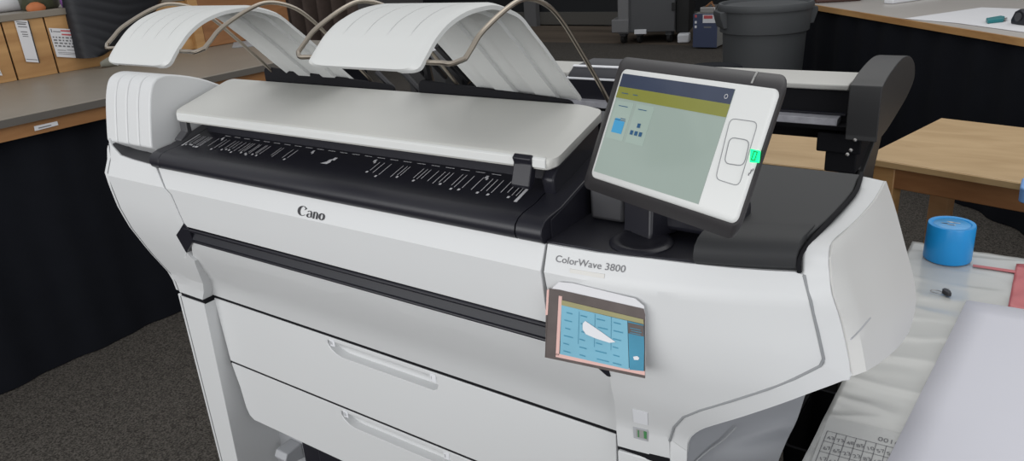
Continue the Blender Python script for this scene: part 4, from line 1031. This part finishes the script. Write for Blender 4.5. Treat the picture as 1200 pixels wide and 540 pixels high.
bm = B(); face(bm, [on_bt(p, .002) for p in ((1060, 22), (1150, 9), (1230, 12), (1230, 42), (1120, 27))]); thicken(bm, (0, 0, .002)); tag(obj('paper_sheet', bm, M['paper']), 'white paper sheet on the far draped table under cutter', 'paper')
c0 = on_bt((1163, 24))
cut_ = thing('teal_cutter', c0, 'small teal cutter lying on the far draped table', 'cutter')
bm = B(); ps = [on_bt(p, .004) for p in ((1155, 25.5), (1172, 22.5), (1177, 23.5), (1176, 26), (1157, 28))]; face(bm, ps); thicken(bm, (0, 0, .02)); obj('handle', bm, M['teal'], cut_, .004)
bm = B(); face(bm, [on_bt(p, .012) for p in ((1173, 22.5), (1180, 21), (1180.5, 22), (1177, 24))]); thicken(bm, (0, 0, .003)); obj('blade', bm, M['steel'], cut_)
t0 = on_bt((1192, 30))
td = thing('tape_dispenser', t0, 'black tape dispenser on the far draped table at right edge', 'dispenser')
s_ = (t0-CAM).length/890
bm = B(); prf = [(-9, 0), (9, 0), (10, 6), (6, 12), (0, 15), (-6, 12), (-10, 4)]; rows = []
for k in (0, 1): rows.append([t0+du*(a*s_)+dw*(k*.07)+V((0, 0, .003+b*s_)) for a, b in prf])
loft(bm, rows, True, True); obj('dispenser_body', bm, M['black'], td, .006)
hub_c = t0+du*(0*s_)-dw*.002+V((0, 0, 8*s_)); bm = B(); bmesh.ops.create_cone(bm, cap_ends=True, segments=20, radius1=4*s_, radius2=4*s_, depth=.01, matrix=Matrix.Translation(hub_c) @ dw.to_track_quat('Z', 'Y').to_matrix().to_4x4()); obj('roll_hub', bm, M['darkgrey'], td)
c2 = on_bt((1075, 2))
bm = B(); pa, pb_ = on_bt((1046, 5)), on_bt((1103, -3)); ee = (pb_-pa).normalized(); ne = V((-ee.y, ee.x, 0))
prism_z(bm, [(p.x, p.y) for p in (pa, pb_, pb_+ne*.07, pa+ne*.07)], BZ+.001, BZ+.03); tag(obj('white_carton', bm, M['label'], None, .006), 'long flat white carton at back of the far draped table', 'carton')
cA = on_bt((962, 4)); 
bm = B(); pa, pb_ = on_bt((955, 4)), on_bt((1010, 1)); ee = (pb_-pa).normalized(); ne = V((-ee.y, ee.x, 0))
cs2 = thing('brown_case', pa, 'dark brown case on left end of the far draped table', 'case')
prism_z(bm, [(p.x, p.y) for p in (pa, pb_, pb_+ne*.3, pa+ne*.3)], BZ+.001, BZ+.09); obj('case_body', bm, M['brass'], cs2, .01)
bm = tube(B(), [pa.lerp(pb_, .3)+V((0, 0, .04))-ne*.004, pa.lerp(pb_, .35)+V((0, 0, .05))-ne*.03, pa.lerp(pb_, .65)+V((0, 0, .05))-ne*.03, pa.lerp(pb_, .7)+V((0, 0, .04))-ne*.004], .008, 8); obj('case_handle', bm, M['gap'], cs2)
# grey rubbish bin
D_ = 4.9; cc = CAM+RM @ V((897-600, 1-270, FPX))*(D_/FPX); zr = cc.z; R0 = .297
bn = thing('rubbish_bin', (cc.x, cc.y, 0), 'tall round grey rubbish bin behind the tablet', 'bin')
bm = lathe(B(), [(.225, .14), (.235, .145), (.262, zr-.185), (.279, zr-.18), (.284, zr-.05), (.28, zr-.02), (.262, zr-.02), (.22, .18), (.001, .18)], (cc.x, cc.y, 0), 48); obj('bin_body', bm, M['can'], bn, ang=40)
bm = lathe(B(), [(.270, zr-.05), (R0, zr-.045), (R0+.004, zr-.02), (R0-.005, zr-.004), (.275, zr-.004), (.266, zr-.02)], (cc.x, cc.y, 0), 48)
bm.faces.ensure_lookup_table(); obj('bin_rim', bm, M['can'], bn, ang=40)
for sg in (-1, 1):
    dx = V((.82, .57, 0))*sg; hc = V((cc.x, cc.y, zr-.10))+dx*.285
    bm = B(); pp_ = V((-dx.y, dx.x, 0)); rows = []
    for t in (-1, 1): rows.append([hc+pp_*(.09*t)+dx*(a)+V((0, 0, b)) for a, b in ((-.02, .06), (.025, .055), (.028, .03), (.005, -.05), (-.025, -.05))])
    loft(bm, rows, True, True); obj('bin_handle', bm, M['can'], bn, .006)
bm = lathe(B(), [(.22, .05), (.25, .055), (.25, .139), (.001, .139)], (cc.x, cc.y, 0), 32); dol = obj('bin_dolly', bm, M['caster'], bn)
for k in range(4):
    t = k*math.pi/2+.4; bm = B(); bmesh.ops.create_cone(bm, cap_ends=True, segments=14, radius1=.025, radius2=.025, depth=.02, matrix=Matrix.Translation((cc.x+.19*math.cos(t), cc.y+.19*math.sin(t), .026)) @ Matrix.Rotation(math.pi/2, 4, 'Y')); obj('caster', bm, M['caster'], dol)
# slate blue cabinet box far behind
f0, f1 = at_z((812, 57), .0), at_z((840, 57.5), .0)
u_ = (f1-f0).normalized(); w_ = V((-u_.y, u_.x, 0)); hh = (at_y((812, 16), f0.y)).z
bb = thing('blue_power_unit', (f0.x, f0.y, 0), 'slate blue metal unit on the floor left of grey bin', 'power unit')
ln = (f1-f0).length
bm = prism_z(B(), [(p.x, p.y) for p in (f0, f1, f1+w_*.5, f0+w_*.5)], .02, hh); obj('unit_body', bm, M['boxgrey'], bb, .01)
def bfront(s0, s1, z0, z1, off, m, nm):
    bm = B(); a, b = f0+u_*ln*s0-w_*off, f0+u_*ln*s1-w_*off; face(bm, [V((a.x, a.y, z0)), V((b.x, b.y, z0)), V((b.x, b.y, z1)), V((a.x, a.y, z1))]); thicken(bm, w_*.006); return obj(nm, bm, M[m], bb)
bfront(0, 1, .02, hh, .008, 'boxblue', 'unit_front')
bfront(.40, .98, hh*.74, hh*.97, .011, 'label', 'warning_label'); bfront(.44, .80, hh*.86, hh*.95, .013, 'red', 'label_heading')
bfront(.45, .75, hh*.60, hh*.64, .011, 'machine_light', 'name_plate')
for zf in (.93, .76, .63): bfront(.07, .15, hh*zf-.015, hh*zf+.015, .012, 'label' if zf < .9 else 'red', 'indicator')
tcx = f0+u_*ln*.5+w_*.2
tb = thing('parts_tray', (tcx.x, tcx.y, hh), 'tray of small parts on top of slate blue unit', 'tray')
bm = prism_z(B(), [(p.x, p.y) for p in (f0+u_*.06+w_*.05, f1-u_*.05+w_*.05, f1-u_*.05+w_*.4, f0+u_*.06+w_*.4)], hh+.001, hh+.07); obj('tray_body', bm, M['steel'], tb, .01)
bm = tube(B(), [f0+u_*.12+w_*.1+V((0, 0, hh+.07)), f0+u_*.2+w_*.1+V((0, 0, hh+.13)), f1-u_*.12+w_*.1+V((0, 0, hh+.12)), f1-u_*.08+w_*.1+V((0, 0, hh+.07))], .012, 8); obj('tray_handle', bm, M['brownwood'], tb)
# big grey machine on casters
m0, m1 = at_z((723, 52), 0), at_z((808, 50), 0)
mu = (m1-m0).normalized(); mw = V((-mu.y, mu.x, 0)); mm = thing('large_grey_machine', (m0.x, m0.y, 0), 'large dark grey machine cabinet on casters at the back', 'machine')
ml = (m1-m0).length
def mbx(nm, s0, s1, t0, t1, z0, z1, m, bev=.01):
    bm = prism_z(B(), [((m0+mu*s+mw*t).x, (m0+mu*s+mw*t).y) for s, t in ((s0, t0), (s1, t0), (s1, t1), (s0, t1))], z0, z1); return obj(nm, bm, M[m], mm, bev)
mbx('cabinet', .16, ml*.80, 0, .9, .15, 2.0, 'machine'); mbx('side_column', .02, .17, -.03, .6, .14, 2.0, 'machine_light')
mbx('column_foot', -.06, .17, -.06, .3, .16, .33, 'machine_light'); mbx('right_column', ml*.80, ml*.98, .1, .8, .12, 2.0, 'caster')
mbx('yellow_label', .03, .10, -.034, -.03, .74, .80, 'oliveprint', 0); mbx('door_seam', .19, .192, -.004, 0, .3, 1.9, 'gap', 0)
for s in (.22, .25): pass
mbx('floor_plate', .24, .40, -.02, .05, .13, .19, 'label', .004)
for s, zz in ((ml*.76, .85), (ml*.76, .42)): mbx('hinge', s, s+.05, -.03, 0, zz, zz+.10, 'caster', .004)
mbx('latch', .26, .38, -.012, 0, .70, .73, 'gap', .002)
for s in (.08, .30, ml*.72):
    c_ = m0+mu*s+mw*.1; bm = B(); bmesh.ops.create_cone(bm, cap_ends=True, segments=20, radius1=.06, radius2=.06, depth=.05, matrix=Matrix.Translation((c_.x, c_.y, .061)) @ Matrix.Rotation(math.pi/2, 4, 'Y')); cst = obj('caster', bm, M['caster'], mm, .004)
    bm = B(); box(bm, c_.x-.04, c_.x+.04, c_.y-.05, c_.y+.05, .10, .16); obj('caster_fork', bm, M['machine'], cst)
mbx('foot_pad', ml*.84, ml*1.0, -.05, .15, .002, .12, 'label', .02)
# post on back wall
pz0 = at_y((625, 30), 11.2)
bm = B(); box(bm, pz0.x-.12, pz0.x+.12, 11.12, 11.235, 0, 3.2); struct('trim_1', bm, M['machine_light'])
# small white carton on tan board behind the trays
w0 = at_z((518, 84), 1.03)
sc_ = at_y((518, 86), 2.6)
wt = thing('wooden_stand', (sc_.x, 2.7, 0), 'tan wooden stand seen in the gap between the trays', 'stand')
bm = B(); box(bm, sc_.x-.16, sc_.x+.10, 2.6, 2.9, sc_.z-.03, sc_.z); obj('stand_top', bm, M['table_wood'], wt, .003)
for dx in (-.14, .05):
    for y in (2.63, 2.83): bm = B(); box(bm, sc_.x+dx, sc_.x+dx+.03, y, y+.03, 0, sc_.z-.03); obj('leg', bm, M['table_edge'], wt)
bm = B(); box(bm, sc_.x-.13, sc_.x+.075, 2.63, 2.85, sc_.z+.001, sc_.z+.11); wcx = tag(obj('white_carton', bm, M['label'], None, .004), 'white carton on the tan stand between the trays', 'carton')
bm = B(); bmesh.ops.create_circle(bm, cap_ends=True, segments=16, radius=.018, matrix=Matrix.Translation((sc_.x+.045, 2.6292, sc_.z+.055)) @ Matrix.Rotation(math.pi/2, 4, 'X')); obj('carton_print', bm, M['boxblue'], wcx)

# blue tray corner at right edge of the wooden table
lb = at_z((1212, 232), TZ+.002)
bm = B(); o_ = rrect(lb.x-.035, lb.x+.20, lb.y-.06, lb.y+.05, .02); rows = [[V((x, y, TZ+.001)) for x, y in o_], [V((lb.x+(x-lb.x)*1.05, lb.y+(y-lb.y)*1.05, TZ+.045)) for x, y in o_]]
loft(bm, rows, True, True); tag(obj('blue_tub', bm, mat('soft_blue', (.16, .33, .66), .5, noise=.05), None, .004), 'soft blue plastic tub on the low table at right edge', 'tub')

# made-up black box, added only to darken the gap between printer and table
bk = thing('dark_filler', (-.335, 1.66, 0), 'made-up low black container on floor between printer and work table', 'filler')
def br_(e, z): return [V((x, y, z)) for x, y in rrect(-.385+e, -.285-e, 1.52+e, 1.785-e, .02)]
bm = loft(B(), [br_(.02, .002), br_(.0, .34), br_(.006, .345), br_(.026, .03)], True, True); obj('filler_body', bm, M['gap'], bk)
bm = loft(B(), [br_(-.004, .335), br_(-.004, .355), br_(.004, .355), br_(.004, .335)], True); obj('filler_rim', bm, M['gap'], bk)

# ================================================================== LIGHT
w = bpy.data.worlds.new('world'); bpy.context.scene.world = w; w.use_nodes = True
bg = w.node_tree.nodes['Background']; bg.inputs[0].default_value = (.97, .985, 1, 1); bg.inputs[1].default_value = .62
def area(name, loc, target, sx, sy, power, col=(1, 1, 1)):
    l = bpy.data.lights.new(name, 'AREA'); l.shape = 'RECTANGLE'; l.size = sx; l.size_y = sy; l.energy = power; l.color = col
    o = bpy.data.objects.new(name, l); C.objects.link(o); o.location = loc
    o.rotation_euler = (V(target)-V(loc)).to_track_quat('-Z', 'Y').to_euler(); return o
area('window_light', (-1.9, -3.4, 1.7), (-1.0, 1.0, .8), 5.6, 2.6, 140, (1, 1, 1))
area('ceiling_light', (-.6, 3.2, 3.4), (-.8, 1.6, 0), 3.2, 3.2, 34, (1, .99, .96))

area('side_light', (3.2, -1.2, 1.9), (-.2, 1.2, .8), 2.5, 2.0, 45, (.97, .97, 1))

# ================================================================== CAMERA
cam = bpy.data.cameras.new('camera'); cam.sensor_fit = 'HORIZONTAL'; cam.sensor_width = 36; cam.lens = FPX/1200*36; cam.clip_start = .01
co = bpy.data.objects.new('camera', cam); C.objects.link(co)
# camera axes: x right, y up (= -image down), z back (= -forward)
rx, ry, rz_ = RM @ V((1, 0, 0)), RM @ V((0, -1, 0)), RM @ V((0, 0, -1))
m = Matrix((rx, ry, rz_)).transposed().to_4x4(); m.translation = CAM; co.matrix_world = m
sc = bpy.context.scene; sc.camera = co
sc.view_settings.view_transform = 'Standard'; sc.view_settings.look = 'None'; sc.view_settings.exposure = 0
